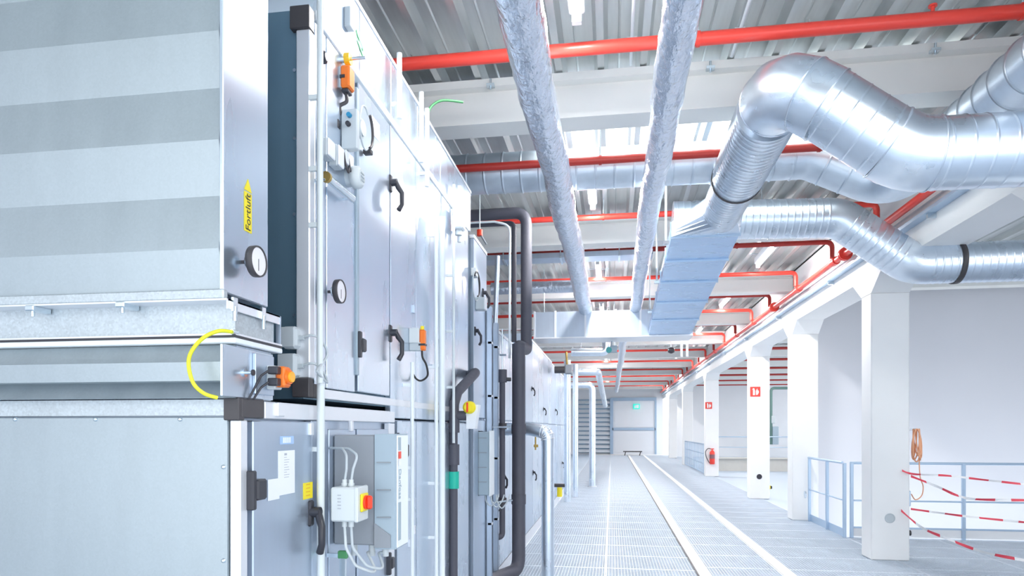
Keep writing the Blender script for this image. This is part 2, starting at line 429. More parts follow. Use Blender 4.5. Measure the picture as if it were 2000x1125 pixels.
ORD = ['first', 'second', 'third', 'fourth', 'fifth', 'sixth', 'seventh', 'eighth', 'ninth', 'tenth', 'eleventh', 'twelfth', 'thirteenth', 'fourteenth', 'fifteenth', 'sixteenth', 'seventeenth', 'eighteenth', 'nineteenth', 'twentieth', 'twenty-first']
for i, y in enumerate(PY[6:]):
    z = 4.12
    t = tag(MB().cyl((3.59, y, z), (13, y, z), 0.045, 10).build('sprinkler_pipe', RED if i % 2 else REDD), 'red sprinkler pipe in the right bay, %s behind the white partition' % ORD[i], 'pipe', 'red sprinkler pipes in the right bay')
t = thing('fire_main', 'long pinkish red fire main running along the white girder', 'pipe', (2.97, 10, 3.85))
MB().cyl((2.97, 2, 3.855), (2.97, 41.5, 3.855), 0.042, 14).build('pipe_run', RED, t)
for y in [6.2] + PY[2:]:
    MB().cyl((2.97, y - 0.07, 3.855), (2.97, y + 0.07, 3.855), 0.055, 14).build('coupling', RED, t)
for y in (9.05, 12.8):
    MB().cyl((2.97, y - 0.03, 3.855), (2.97, y - 0.01, 3.855), 0.085, 16).cyl((2.97, y + 0.01, 3.855), (2.97, y + 0.03, 3.855), 0.085, 16).build('flange', RED, t)
t = thing('cable_tray', 'narrow grey cable tray under the fire main on the girder', 'cable tray', (3.07, 10, 3.74))
MB().box(3.03, 3.128, 2, 41.5, 3.715, 3.722).box(3.03, 3.036, 2, 41.5, 3.722, 3.75).build('tray', REDD if False else RAILM, t)
for y in range(7, 40, 3): MB().box(3.05, 3.128, y - 0.02, y + 0.02, 3.66, 3.714).build('bracket', STEEL, t)

# ------------------------------------------------------------------ round ducts
def duct(name, label, path, r, pitch, fil, mt, rid=0.0035, n=32, group=None, steps=6, clamps=(), sm_el=True):
    p = fillet(path, fil, steps) if fil else [Vector(q) for q in path]
    # rings along the path
    pts, rad = [], []; acc = 0.0; nxt = pitch
    for i in range(len(p) - 1):
        a, b = p[i], p[i + 1]; L = (b - a).length; d = (b - a).normalized()
        pts.append(a); rad.append(r)
        if L > 2.2 * pitch:
            k = int(L / pitch); st = L / k
            for q in range(k):
                c = a + d * (st * (q + 0.5)); w = min(0.006, st * 0.12)
                pts += [c - d * w * 2.5, c - d * w, c, c + d * w, c + d * w * 2.5]; rad += [r, r, r + rid, r, r]
    pts.append(p[-1]); rad.append(r)
    t = thing(name, label, 'duct', tuple(p[len(p) // 2]), group)
    MB().ring_tube(pts, rad, n, caps=True).build('duct_wall', mt, t)
    return t, p
def collar(t, a, d, r, w=0.012, h=0.008, mt=None, name='clamp_ring'):
    d = Vector(d).normalized(); a = Vector(a)
    MB().ring_tube([a - d * w, a - d * w, a + d * w, a + d * w], [r, r + h, r + h, r], 32, caps=False).build(name, mt or DARK, t)
# duct A : from stepped duct up and over to the right
ZA = EYE + 2.12
rA = 0.205
t = thing('spiral_duct', 'largest silver spiral duct, arching up and over to the right edge', 'duct', (1.2, 4.3, 3.7))
def ductseg(t, a, b, r, pitch, rid, name, mt=DUCT, w=0.006):
    a = Vector(a); b = Vector(b); L = (b - a).length; d = (b - a).normalized()
    pts, rad = [a], [r]; k = max(1, int(L / pitch)); st = L / k
    for q in range(k):
        c = a + d * (st * (q + 0.5)); pts += [c - d * w * 1.8, c - d * w, c, c + d * w, c + d * w * 1.8]; rad += [r, r, r + rid, r, r]
    pts.append(b); rad.append(r)
    MB().ring_tube(pts, rad, 36).build(name, mt, t)
A0, A1, A2, A3 = Vector((1.06, 6.75, ZA)), Vector((1.03, 4.2, ZA)), Vector((1.72, 4.2, 3.215)), Vector((3.6, 4.2, 3.2))
ductseg(t, A0, A0 + (A1 - A0) * 0.36, rA - 0.02, 0.06, 0.008, 'corrugated_section', DUCT, 0.014)
ductseg(t, A0 + (A1 - A0) * 0.36, A0 + (A1 - A0) * 0.84, rA, 0.06, 0.008, 'corrugated_section', DUCT, 0.014)
pe = fillet([A0, A1, A1 + (A2 - A1) * 0.98], 0.30, 4)[1:-1]
MB().ring_tube(pe, [rA + 0.006] * len(pe), 36).build('elbow', DUCT, t)
for q in (0, 3, len(pe) - 1):
    d = (pe[min(q + 1, len(pe) - 1)] - pe[max(q - 1, 0)])
    collar(t, pe[q], d, rA + 0.004, 0.004, 0.006, DUCT, 'seam_ring')
s0 = pe[-1]; dd = (A2 - A1).normalized()
ductseg(t, s0 - dd * 0.03, A2 - dd * 0.12, rA, 0.11, 0.004, 'straight_section')
pe = fillet([A1, A2, A3], 0.40, 4)[1:-1]
MB().ring_tube(pe, [rA + 0.006] * len(pe), 36).build('elbow', DUCT, t)
for q in (0, len(pe) - 1): collar(t, pe[q], (pe[min(q + 1, len(pe) - 1)] - pe[max(q - 1, 0)]), rA + 0.004, 0.004, 0.006, DUCT, 'seam_ring')
ductseg(t, pe[-1] - Vector((0.02, 0, 0)), A3, rA, 0.105, 0.004, 'straight_section')
collar(t, A0 + (A1 - A0) * 0.37, A1 - A0, rA, 0.012, 0.01, DARK)
# stepped rectangular duct
t = thing('rectangular_duct', 'blue-grey rectangular duct stepping down to the white plenum', 'duct', (0.92, 8.9, 3.4))
ys = [6.9, 7.75, 8.7, 9.65, 10.55, 11.0]; zb = [3.56, 3.47, 3.38, 3.29, 3.20, 3.14]
ys = [6.9, 7.6, 8.35, 9.2, 10.1, 11.0]
xL, xR = 0.60, 1.27
for i in range(5):
    z0, z1 = 3.56 - (ys[i] - 6.9) / 4.1 * 0.42, 3.56 - (ys[i + 1] - 6.9) / 4.1 * 0.42
    MB().prism([(ys[i] + 0.004, z0), (ys[i + 1] - 0.004, z1), (ys[i + 1] - 0.004, z1 + 0.14), (ys[i] + 0.004, z0 + 0.14)], xL, xR, 'x').build('duct_section', RECT, t)
    MB().box(xL - 0.012, xR + 0.012, ys[i] - 0.009, ys[i] + 0.009, z0 - 0.022, z0 + 0.15).build('flange', RAILM, t)
# square-to-round transition
n = 24; m = MB()
sq = []
for k in range(n):
    a = 2 * PI * k / n + PI / 4; c, s = math.cos(a), math.sin(a); f = 1 / max(abs(c), abs(s))
    sq.append((0.935 + c * f * 0.335, 6.89, 3.63 + s * f * 0.075))
ro = [(1.06 + math.cos(2 * PI * k / n + PI / 4) * 0.19, 6.6, ZA + math.sin(2 * PI * k / n + PI / 4) * 0.19) for k in range(n)]
m.add(sq + ro, [(k, (k + 1) % n, n + (k + 1) % n, n + k) for k in range(n)] + [tuple(range(n)), tuple(range(n, 2 * n))[::-1]])
m.build('transition', SHEET, t)
# plenum
t = thing('plenum_box', 'long white galvanised plenum box across the aisle ceiling', 'plenum', (0, 11.3, 3.3))
MB().box(-1.3, 1.3, 11.03, 11.62, 3.135, 3.56).build('casing', SHEET2, t)
for x in (-1.3, -0.95, -0.45, 0.05, 0.45, 0.72, 1.25):
    MB().box(x, x + 0.03, 11.012, 11.03, 3.12, 3.575).build('rib', PROF, t)
MB().box(-1.3, 1.3, 11.01, 11.64, 3.115, 3.135).build('bottom_flange', PROF, t)
for x in (-1.15, 1.2): MB().cyl((x, 11.3, 3.56), (x, 11.3, 4.35), 0.008, 6).build('hanger_rod', STEEL, t)
# left white cap duct stub (behind transition)
def roundduct(label, path, r, pitch, fil, mt, rid=0.004, name='spiral_duct', coll=()):
    t, p = duct(name, label, path, r, pitch, fil, mt, rid)
    for (a, d, w) in coll: collar(t, a, d, r + 0.002, w, 0.008, DARK)
    return t
roundduct('silver spiral duct behind the stepped duct, dipping to the right edge under the girder', [(0.66, 7.45, EYE + 2.29), (2.38, 7.45, EYE + 2.24), (3.10, 7.45, EYE + 1.72), (5.2, 7.45, EYE + 1.72)], 0.205, 0.07, 0.35, DUCT, coll=[((3.52, 7.45, EYE + 1.72), (1, 0, 0), 0.025)])
roundduct('silver ringed duct behind the second red pipe, turning overhead to the upper right corner', [(-2.8, 6.16, EYE + 2.43), (1.72, 6.16, EYE + 2.40), (2.32, 6.12, EYE + 2.10), (2.45, 5.6, EYE + 2.10), (2.45, 1.0, EYE + 2.16)], 0.182, 0.17, 0.28, DUCT2, rid=0.009)
# foil pipes
def foil(label, path, r, seed, grp='foil wrapped pipes under the ceiling'):
    p = [Vector(q) for q in path]; pts = []; rad = []
    for i in range(len(p) - 1):
        L = (p[i + 1] - p[i]).length; k = max(2, int(L / 0.035))
        for q in range(k):
            c = p[i].lerp(p[i + 1], q / k)
            w = noise.noise(c * 0.9 + Vector((seed, 0, 0)))
            c = c + Vector((w * 0.022, 0, noise.noise(c * 1.1 + Vector((0, seed, 5))) * 0.018))
            pts.append(c); rad.append(r * (1 + 0.07 * noise.noise(c * 4 + Vector((seed, 3, 0)))))
    pts.append(p[-1]); rad.append(r)
    def wob(c, a): return 0.06 * noise.noise(Vector((math.cos(a) * 1.6, c.y * 7, math.sin(a) * 1.6)) + Vector((seed, 0, 0))) + 0.035 * noise.noise(Vector((math.cos(a) * 4, c.y * 22, math.sin(a) * 4 + seed)))
    o = MB().ring_tube(pts, rad, 30, wob=wob).build('foil_pipe', FOIL, loc=tuple(p[0]))
    tag(o, label, 'pipe', grp)
foil('thick crinkled foil wrapped pipe left of the ceiling lamps', [(-0.45, 1.4, 3.63), (-0.43, 6, 3.62), (-0.44, 11.04, 3.60)], 0.112, 1.3)
foil('thinner crinkled foil wrapped pipe right of the ceiling lamps', [(0.33, 1.4, 3.62), (0.34, 6, 3.60), (0.385, 11.04, 3.6)], 0.095, 7.7)
foil('thin foil pipe leaving the back of the plenum down the aisle', [(0.22, 11.6, 3.33), (0.22, 18, 3.33), (0.21, 30, 3.3)], 0.075, 4.1)

foil('short foil wrapped pipe crossing from the air handlers to the thick foil pipe', [(-1.9, 10.4, 3.84), (-1.2, 10.4, 3.84), (-0.56, 10.4, 3.84)], 0.095, 2.2)
t = thing('cable_tray', 'grey cable tray crossing behind the second crossbeam', 'cable tray', (-0.4, 9.3, 4.0))
MB().box(-1.9, 0.55, 9.12, 9.42, 3.97, 3.975).box(-1.9, 0.55, 9.12, 9.126, 3.975, 4.04).box(-1.9, 0.55, 9.414, 9.42, 3.975, 4.04).build('tray', SHEET2, t)
for x in (-1.5, -0.7, 0.1): MB().cyl((x, 9.1, 3.96), (x, 9.1, 4.345), 0.008, 6).box(x - 0.015, x + 0.015, 9.09, 9.44, 3.955, 3.969).build('hanger', STEEL, t)
# ------------------------------------------------------------------ air handling units
XW = -1.175
XB = -3.4
def seam_panels(t, y_list, z0, z1, mt=SHEET, name='panel', gap=0.006, proud=0.0, th=0.03):
    out = []
    for a, b in zip(y_list[:-1], y_list[1:]):
        o = MB().box(XW - th, XW + proud, a + gap / 2, b - gap / 2, z0, z1, 0.003).build(name, mt, t); out.append(o)
    return out
def handle(parent, y, z, s=1.0, X=XW, flip=1, name='door_handle'):
    """black espagnolette handle : plate, boss and cranked grip pointing down"""
    m = MB()
    m.box(X, X + 0.014 * s, y - 0.016 * s, y + 0.016 * s, z - 0.048 * s, z + 0.04 * s, 0.006)
    m.cyl((X + 0.01 * s, y, z), (X + 0.042 * s, y, z), 0.018 * s, 14)
    d = flip
    m.ring_tube([(X + 0.034 * s, y, z + 0.005), (X + 0.044 * s, y + 0.012 * s * d, z - 0.022 * s), (X + 0.058 * s, y + 0.03 * s * d, z - 0.045 * s), (X + 0.058 * s, y + 0.03 * s * d, z - 0.105 * s), (X + 0.046 * s, y + 0.015 * s * d, z - 0.135 * s)],
                [0.011 * s, 0.013 * s, 0.012 * s, 0.0115 * s, 0.013 * s], 10)
    return m.build(name, BLACK, parent)

# --- lower near unit
YL0 = 1.955
t = thing('air_handling_unit', 'lower near galvanised air handler module with drive box and labelled door', 'air handler', (-2.2, 2.7, 0.1), 'air handler modules')
tLow = t
MB().box(XB, XW - 0.032, YL0 + 0.03, 3.50, 0.12, 1.66).build('casing', SHEET2, t)
MB().box(XB, XW - 0.05, YL0 - 0.002, YL0 + 0.028, 1.643, 1.695).build('top_profile', GALV_SP, t)
MB().box(XB, -1.212, YL0 - 0.012, YL0 + 0.02, 0.14, 1.638, 0.002).build('front_panel', GALV_F, t)
for z in (1.49, 1.37, 1.22):
    pass
for i, (px, py) in enumerate(((30, 819), (187, 819), (352, 819), (437, 912), (437, 1095))):
    p = Wp(px, py, Y=YL0 - 0.013)
    MB().ring_tube([(p.x, YL0 - 0.011, p.z), (p.x, YL0 - 0.017, p.z), (p.x, YL0 - 0.018, p.z)], [0.0075, 0.0065, 0.003], 12).build('screw', STEEL, t)
MB().box(-1.21, XW + 0.002, YL0, YL0 + 0.045, 0.12, 1.63, 0.004).build('corner_profile', PROF, t)
m = MB().box(-1.222, XW + 0.006, YL0 - 0.016, YL0 + 0.02, 1.628, 1.70, 0.003).box(XW - 0.03, XW + 0.008, YL0 + 0.0, YL0 + 0.14, 1.636, 1.70, 0.004)
m.build('corner_cap', DARK, t)
MB().box(XW - 0.03, XW + 0.004, 2.105, 3.47, 1.635, 1.695, 0.003).build('top_rail', PROF, t)
MB().box(XW - 0.03, XW + 0.004, 2.0, 3.47, 0.0, 0.17, 0.003).build('bottom_rail', PROF, t)
d1 = MB().box(XW - 0.03, XW + 0.006, 2.025, yw(607), 0.18, 1.628, 0.004).build('door', SHEET2, t)
MB().box(XW - 0.03, XW + 0.001, yw(607) + 0.005, yw(640), 0.17, 1.633, 0.003).build('post', SHEET2, t)
d2 = MB().box(XW - 0.03, XW + 0.004, yw(641), yw(693), 0.18, 1.60, 0.004).build('panel', SHEET2, t)
d3 = MB().box(XW - 0.03, XW + 0.004, yw(697), yw(757), 0.18, 1.60, 0.004).build('door', SHEET2, t)
MB().box(XW - 0.02, XW + 0.002, yw(758), 3.47, 0.17, 1.63).build('post', PROF, t)
# hinges, clips
def hinge(parent, px, py0, py1, w=0.045, X=XW + 0.006):
    y = yw(px); z1 = Wp(px, py0, X=X).z; z0 = Wp(px, py1, X=X).z
    MB().box(X - 0.03, X + 0.02, y - 0.03, y - 0.006, z0 - 0.03, z1 + 0.03, 0.004).box(X - 0.002, X + 0.026, y - 0.01, y + w, z0, z1, 0.006).build('hinge', BLACK, parent)
hinge(d1, 490, 937, 978, 0.05)
hinge(d3, 757, 1090, 1112, 0.03)
p = Wp(612, 1010, X=XW); handle(d1, yw(603), 1.275, 1.15, flip=-0.8)
def clip(parent, px, py, w=0.03, h=0.05, mt=PROF, X=XW, name='clip', th=0.016):
    q = Wp(px, py, X=X); return MB().box(X, X + th, q.y - w / 2, q.y + w / 2, q.z - h / 2, q.z + h / 2, 0.003).build(name, mt, parent)
for (px, py) in ((542, 800), (682, 832), (603, 838)): clip(t, px, py, 0.05 if py == 800 else 0.03, 0.05)
# paper labels
def decal(parent, name, px0, py0, px1, py1, mt, X, slant=0, lab=None, th=0.0015):
    a = Wp(px0, py0, X=X); b = Wp(px1, py1, X=X)
    o = MB().box(X, X + th, a.y, b.y, min(a.z, b.z), max(a.z, b.z)).build(name, mt, parent)
    if lab: o['label'] = lab
    return o, (a.y + b.y) / 2, (a.z + b.z) / 2
XD = XW + 0.0062
lab, cy, cz = decal(d1, 'paper_label', 543, 881, 575, 962, WLAB, XD, lab='white printed data sheet')
decal(d1, 'paper_label', 523, 937, 545, 974, WLAB, XD + 0.0012, lab='white data sheet overlapping strip')
bl, by, bz = decal(d1, 'maker_sticker', 547, 852, 573, 867, BLAB, XD, lab='pale blue maker sticker')
yl, yy, yz = decal(d1, 'warning_sticker', 592, 944, 610, 972, YELL, XD, lab='yellow warning sticker')
RX = Matrix.Rotation(PI / 2, 4, 'X'); 
def face_x(y, z, X, rot=0):   # text in the YZ plane, read from +X side
    return Matrix.Translation((X, y, z)) @ Matrix.Rotation(PI / 2, 4, 'Z') @ Matrix.Rotation(PI / 2, 4, 'X') @ Matrix.Rotation(rot, 4, 'Z')
m = MB()
for i in range(9):
    z = cz + 0.055 - i * 0.009; L = 0.035 if i % 3 else 0.02
    m.box(XD + 0.0015, XD + 0.0019, cy - 0.02, cy - 0.02 + L + 0.004 * (i % 2), z - 0.0009, z + 0.0009)
m.box(XD + 0.0015, XD + 0.0021, cy - 0.018, cy + 0.0, cz + 0.062, cz + 0.070).build('print_line', INKG, lab)
m = MB()
for i in range(4): m.box(XD + 0.0015, XD + 0.002, yy - 0.018, yy + 0.016, yz + 0.022 - i * 0.014, yz + 0.026 - i * 0.014)
m.build('print_line', mat('amber_print', (0.8, 0.45, 0.02), 0.5), yl)
m = MB()
for i in range(4): m.box(XD + 0.0015, XD + 0.002, by - 0.03 + i * 0.015, by - 0.02 + i * 0.015, bz - 0.010, bz + 0.010)
m.build('print_line', WLAB, bl)

# --- drive box
t = thing('frequency_drive', 'tall grey frequency drive box with vertical lettering on lower module', 'drive', (XW + 0.1, 2.75, 1.3))
ya, yb = 2.66, 2.80
za, zb_ = 1.10, 1.575
MB().box(XW + 0.006, -0.985, ya, yb + 0.02, za + 0.01, zb_, 0.006).build('rear_housing', VFDG, t)
m = MB()
m.prism([(-0.985, ya - 0.004), (-0.90, ya + 0.002), (-0.895, ya + 0.01), (-0.895, yb + 0.02), (-0.985, yb + 0.02)], za - 0.005, zb_ + 0.004, 'z')
m.build('front_cover', VFDB, t)
MB().box(-0.896, -0.890, ya + 0.012, yb + 0.018, za + 0.0, zb_ - 0.002, 0.002).build('front_plate', CONDW, t)
for z in (1.46, 1.345, 1.23): MB().box(-0.975, -0.915, ya - 0.007, ya + 0.002, z - 0.002, z + 0.002).build('vent_slot', VFDG, t)
MB().prism([(-0.985, za + 0.003), (-0.915, za + 0.003), (-0.915, za + 0.055), (-0.985, za + 0.105)], ya - 0.010, ya + 0.006, 'y').build('cable_cover', VFDG, t)
MB().box(-0.8895, -0.888, ya + 0.02, ya + 0.052, za + 0.03, 1.29).build('strip', VFDB, t)
MB().box(-0.8895, -0.888, ya + 0.02, ya + 0.052, 1.51, zb_ - 0.01).build('strip', VFDB, t)
MB().box(-0.8882, -0.887, ya + 0.02, ya + 0.052, 1.475, 1.505).build('logo', REDP, t)
MB().box(-0.8882, -0.887, ya + 0.02, ya + 0.052, 1.445, 1.472).build('logo_field', WLAB, t)
text('Danfoss', 0.040, face_x(ya + 0.036, 1.368, -0.887, -PI / 2), VFDB, t)
for x in (-1.10, -1.02, -0.96): MB().cyl((x, 2.72, za + 0.012), (x, 2.72, za - 0.045), 0.014, 10).build('cable_gland', PLGL, t)
# --- isolator
t = thing('isolator_switch', 'light grey isolator box with yellow and red rotary switch before the drive', 'switch', (-1.1, 2.5, 1.37))
ys_ = 2.46
a = Wp(645, 952, Y=ys_); b = Wp(697, 1020, Y=ys_)
MB().box(a.x, b.x, ys_, ys_ + 0.11, b.z, a.z, 0.006).build('enclosure', PLGL, t)
MB().box(b.x - 0.012, b.x + 0.004, ys_ - 0.002, ys_ + 0.112, b.z - 0.002, a.z + 0.002, 0.004).build('lid', PLGL, t)
zc = (a.z + b.z) / 2 + 0.005
MB().box(b.x + 0.004, b.x + 0.014, ys_ + 0.02, ys_ + 0.09, zc - 0.036, zc + 0.036, 0.004).build('switch_plate', YELL, t)
MB().cyl((b.x + 0.013, ys_ + 0.055, zc), (b.x + 0.022, ys_ + 0.055, zc), 0.028, 20).box(b.x + 0.02, b.x + 0.042, ys_ + 0.045, ys_ + 0.065, zc - 0.027, zc + 0.027, 0.006).build('rotary_knob', REDP, t)
for dx in (0.35, 0.6): 
    x = a.x + (b.x - a.x) * dx
    MB().cyl((x, ys_ + 0.05, a.z - 0.002), (x, ys_ + 0.05, a.z + 0.028), 0.0095, 10).cyl((x, ys_ + 0.05, a.z + 0.004), (x, ys_ + 0.05, a.z + 0.014), 0.013, 6).build('cable_gland', PLGL, t)
    MB().cyl((x, ys_ + 0.05, b.z + 0.002), (x, ys_ + 0.05, b.z - 0.026), 0.011, 10).build('cable_gland', PLGL, t)
m = MB()
for i in range(5): m.box(a.x + 0.03, a.x + 0.045, ys_ - 0.001, ys_ + 0.001, zc + 0.03 - i * 0.013, zc + 0.034 - i * 0.013)
m.build('print_line', INKG, t)
xi = [a.x + (b.x - a.x) * k for k in (0.35, 0.6)]
# cables over and under isolator
for k, (x, lab) in enumerate(((xi[0], 'left'), (xi[1], 'right'))):
    top = [Vector((x, ys_ + 0.05, a.z + 0.02)), Vector((x + 0.008, ys_ + 0.05, a.z + 0.07)), Vector((x + 0.004 + 0.02 * k, ys_ + 0.06, a.z + 0.125)), Vector((x - 0.03, ys_ + 0.10, a.z + 0.15)), Vector((XW + 0.01, ys_ + 0.16, a.z + 0.15))]
    tag(MB().tube(top, 0.0055, 8, fil=0.03).build('cable', PLG), 'grey cable looping out of the isolator top, %s one' % lab, 'cable', 'cables of the isolator')
    bot = [Vector((x, ys_ + 0.05, b.z - 0.02)), Vector((x + 0.005, ys_ + 0.05, b.z - 0.11)), Vector((x + 0.03 + 0.02 * k, ys_ + 0.09, b.z - 0.19)), Vector((x + 0.10, ys_ + 0.16, b.z - 0.24 + 0.02 * k)), Vector((-1.03 + 0.05 * k, 2.69, b.z - 0.16)), Vector((-1.03 + 0.06 * k, 2.715, za - 0.03))]
    tag(MB().tube(bot, 0.006, 8, fil=0.05).build('cable', PLGL if k == 0 else PLG), 'grey cable sagging from the isolator to the drive bottom, %s one' % lab, 'cable', 'cables of the isolator')
p = Wp(670, 1085, Y=2.6)
t = thing('cable_clamp_rail', 'small rail with green earth terminals below the drive box', 'terminal', tuple(p))
MB().box(p.x - 0.02, p.x + 0.02, p.y - 0.01, p.y + 0.01, p.z - 0.012, p.z + 0.02, 0.003).build('terminal_block', GRNW, t)
MB().box(XW + 0.004, p.x, p.y - 0.006, p.y + 0.006, p.z - 0.008, p.z + 0.008).box(p.x-0.012, p.x+0.012, p.y-0.008, p.y+0.008, p.z-0.09, p.z-0.01).build('rail', STEEL, t)

# --- upper near unit
t = thing('air_handling_unit', 'upper near galvanised air handler module with wheel, handles and sensors', 'air handler', (-2.2, 3.4, 1.75), 'air handler modules')
tUp = t
YU0 = 2.45
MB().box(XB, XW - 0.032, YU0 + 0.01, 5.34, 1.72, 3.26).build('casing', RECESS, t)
MB().box(-1.228, XW + 0.004, YU0 - 0.01, YU0 + 0.04, 1.80, 3.17, 0.004).build('corner_profile', PROF, t)
MB().box(-1.24, XW + 0.006, YU0 - 0.02, YU0 + 0.02, 1.725, 1.80, 0.003).box(XW - 0.03, XW + 0.007, YU0 + 0.02, YU0 + 0.06, 1.725, 1.78, 0.003).build('corner_cap', DARK, t)
MB().box(-1.25, XW + 0.006, YU0 - 0.02, YU0 + 0.03, 3.17, 3.26, 0.003).build('corner_cap', DARK, t)
MB().box(XW - 0.03, XW + 0.004, YU0 + 0.042, 5.34, 1.725, 1.765, 0.003).build('bottom_rail', PROF, t)
MB().box(XW - 0.03, XW + 0.010, YU0 + 0.042, 5.34, 3.235, 3.275, 0.003).build('top_rail', CONDW, t)
ylist = [YU0 + 0.045, yw(637)]
MB().box(XW - 0.03, XW, ylist[0], ylist[1] - 0.004, 1.77, 3.23, 0.003).build('post', SHEET, t)
pA = MB().box(XW - 0.03, XW + 0.003, yw(637), yw(692), 1.77, 3.23, 0.003).build('panel', SHEET, t)
MB().box(XW - 0.03, XW + 0.012, yw(692.5), yw(697), 1.85, 3.18, 0.002).build('hinge_strip', VFDB, t)
dB = MB().box(XW - 0.03, XW + 0.006, yw(697.5), yw(759), 1.775, 3.22, 0.004).build('door', SHEET, t)
pC = MB().box(XW - 0.03, XW + 0.003, yw(762), yw(811), 1.66, 3.23, 0.003).build('panel', SHEET, t)
MB().box(XW - 0.03, XW + 0.003, yw(812), yw(848), 1.66, 3.23, 0.003).build('panel', SHEET, t)
MB().box(XW - 0.03, XW + 0.003, yw(849), yw(884), 1.66, 3.23, 0.003).build('panel', SHEET, t)
MB().box(XW - 0.03, XW + 0.003, yw(885), 5.33, 1.66, 3.23, 0.003).build('panel', SHEET, t)
for z in [2.05, 2.45, 2.75, 3.02]:
    p = Wp(575, 838, Y=YU0 + 0.006)
    MB().cyl((p.x, YU0 + 0.012, z), (p.x, YU0 + 0.004, z), 0.007, 10).build('screw', STEEL, t)
h = handle(dB, yw(760), Wp(760, 357, X=XW).z, 1.05); h = handle(dB, yw(760), Wp(760, 650, X=XW).z, 1.05)
hinge(dB, 699, 660, 686, 0.035)
clip(t, 806, 604, 0.03, 0.05, mt=SHEET2)
# roof casing above
t2 = thing('air_handling_unit', 'shallow top casing of the near air handler, above the white diagonal rail', 'air handler', (-2.2, 3.9, 3.28), 'air handler modules')
MB().box(XB, XW - 0.035, 2.6, 5.5, 3.277, 3.60).build('casing', SHEET, t2)
for a, b in ((2.6, 3.0), (3.0, 3.45), (3.45, 3.95), (3.95, 4.5), (4.5, 5.5)):
    MB().box(XW - 0.035, XW - 0.012, a + 0.003, b - 0.003, 3.277, 3.60, 0.003).build('panel', SHEET, t2)
MB().box(XW - 0.04, XW - 0.006, 2.6, 5.5, 3.60, 3.62).build('edge_trim', PROF, t2)
clip(t2, 676, 38, 0.05, 0.09, mt=PLG, X=XW - 0.012, name='connection_box', th=0.03)
# --- lower continuing unit
t = thing('air_handling_unit', 'lower middle galvanised air handler module behind the drive box', 'air handler', (-2.2, 4.4, 0.1), 'air handler modules')
MB().box(XB, XW - 0.032, 3.51, 5.34, 0.12, 1.65).build('casing', SHEET2, t)
for a, b in ((3.52, yw(812)), (yw(813), yw(848)), (yw(849), yw(884)), (yw(885), 5.35)):
    MB().box(XW - 0.03, XW + 0.003, a, b - 0.004, 0.14, 1.645, 0.003).build('panel', SHEET, t)
MB().box(XW - 0.03, XW + 0.005, 3.51, 5.34, 0.0, 0.14).build('bottom_rail', PROF, t)
handle(t, yw(776), 1.545, 0.85)
for (px, py) in ((798, 1060), (806, 1035)): clip(t, px, py, 0.03, 0.05)
# --- far units
def unit(y0, y1, zt, label, npan, handles=()):
    t = thing('air_handling_unit', label, 'air handler', (-2.2, (y0 + y1) / 2, 0.1), 'air handler modules')
    MB().box(XB, XW - 0.032, y0, y1, 0.0, zt - 0.01).build('casing', SHEET2, t)
    st = (y1 - y0) / npan
    for i in range(npan):
        for (z0, z1) in ((0.15, min(1.68, zt)), (1.70, zt - 0.03)):
            if z1 - z0 > 0.2: MB().box(XW - 0.03, XW + 0.003, y0 + i * st + 0.006, y0 + (i + 1) * st - 0.006, z0, z1, 0.004).build('panel', SHEET if i % 3 else SHEET2, t)
    MB().box(XW - 0.035, XW + 0.008, y0, y1, zt - 0.03, zt).build('top_rail', PROF, t)
    MB().box(XW - 0.035, XW + 0.005, y0, y1, 0.0, 0.14).build('bottom_rail', PROF, t)
    for (y, z, s) in handles: handle(t, y, z, s)
    return t
unit(5.55, 6.15, 3.27, 'tall galvanised air handler module with hoses, left of the black pipes', 1, ((5.95, 2.85, 1.0), (5.6, 2.45, 0.9)))
unit(6.17, 9.0, 2.63, 'galvanised air handler module standing behind the big black pipe', 4, ((7.0, 1.1, 1), (8.2, 2.3, 1), (6.6, 0.9, 1)))
unit(9.02, 13.0, 2.93, 'galvanised air handler module behind the elbowed silver duct', 5, ((9.7, 2.2, 0.8), (9.85, 0.95, 0.9), (11.4, 1.95, 0.8), (12.4, 0.9, 0.9)))
unit(13.02, 17.8, 2.9, 'farthest galvanised air handler module under the plenum, before the thin silver pipes', 5, ((13.8, 2.0, 0.8), (15.7, 0.8, 0.9)))
# vertical posts / stiffeners on the far units
for i, (px, lab) in enumerate(((960, 'left'), (972, 'right'))):
    y = yw(px, -1.12)
    t = thing('support_post', 'grey vertical channel post on the module behind the thin black pipe, %s one of two' % lab, 'post', (-1.14, y, 0), 'channel posts')
    MB().box(-1.166, -1.115, y - 0.03, y - 0.022, 0.0, 2.75 - i * 0.1).box(-1.166, -1.115, y + 0.022, y + 0.03, 0.0, 2.75 - i * 0.1).box(-1.168, -1.16, y - 0.03, y + 0.03, 0.0, 2.75 - i * 0.1).build('channel', SHEET2, t)
    for z in (0.7, 1.3, 1.9, 2.4): MB().box(-1.15, -1.11, y - 0.03, y + 0.03, z, z + 0.02).build('clip', PROF, t)

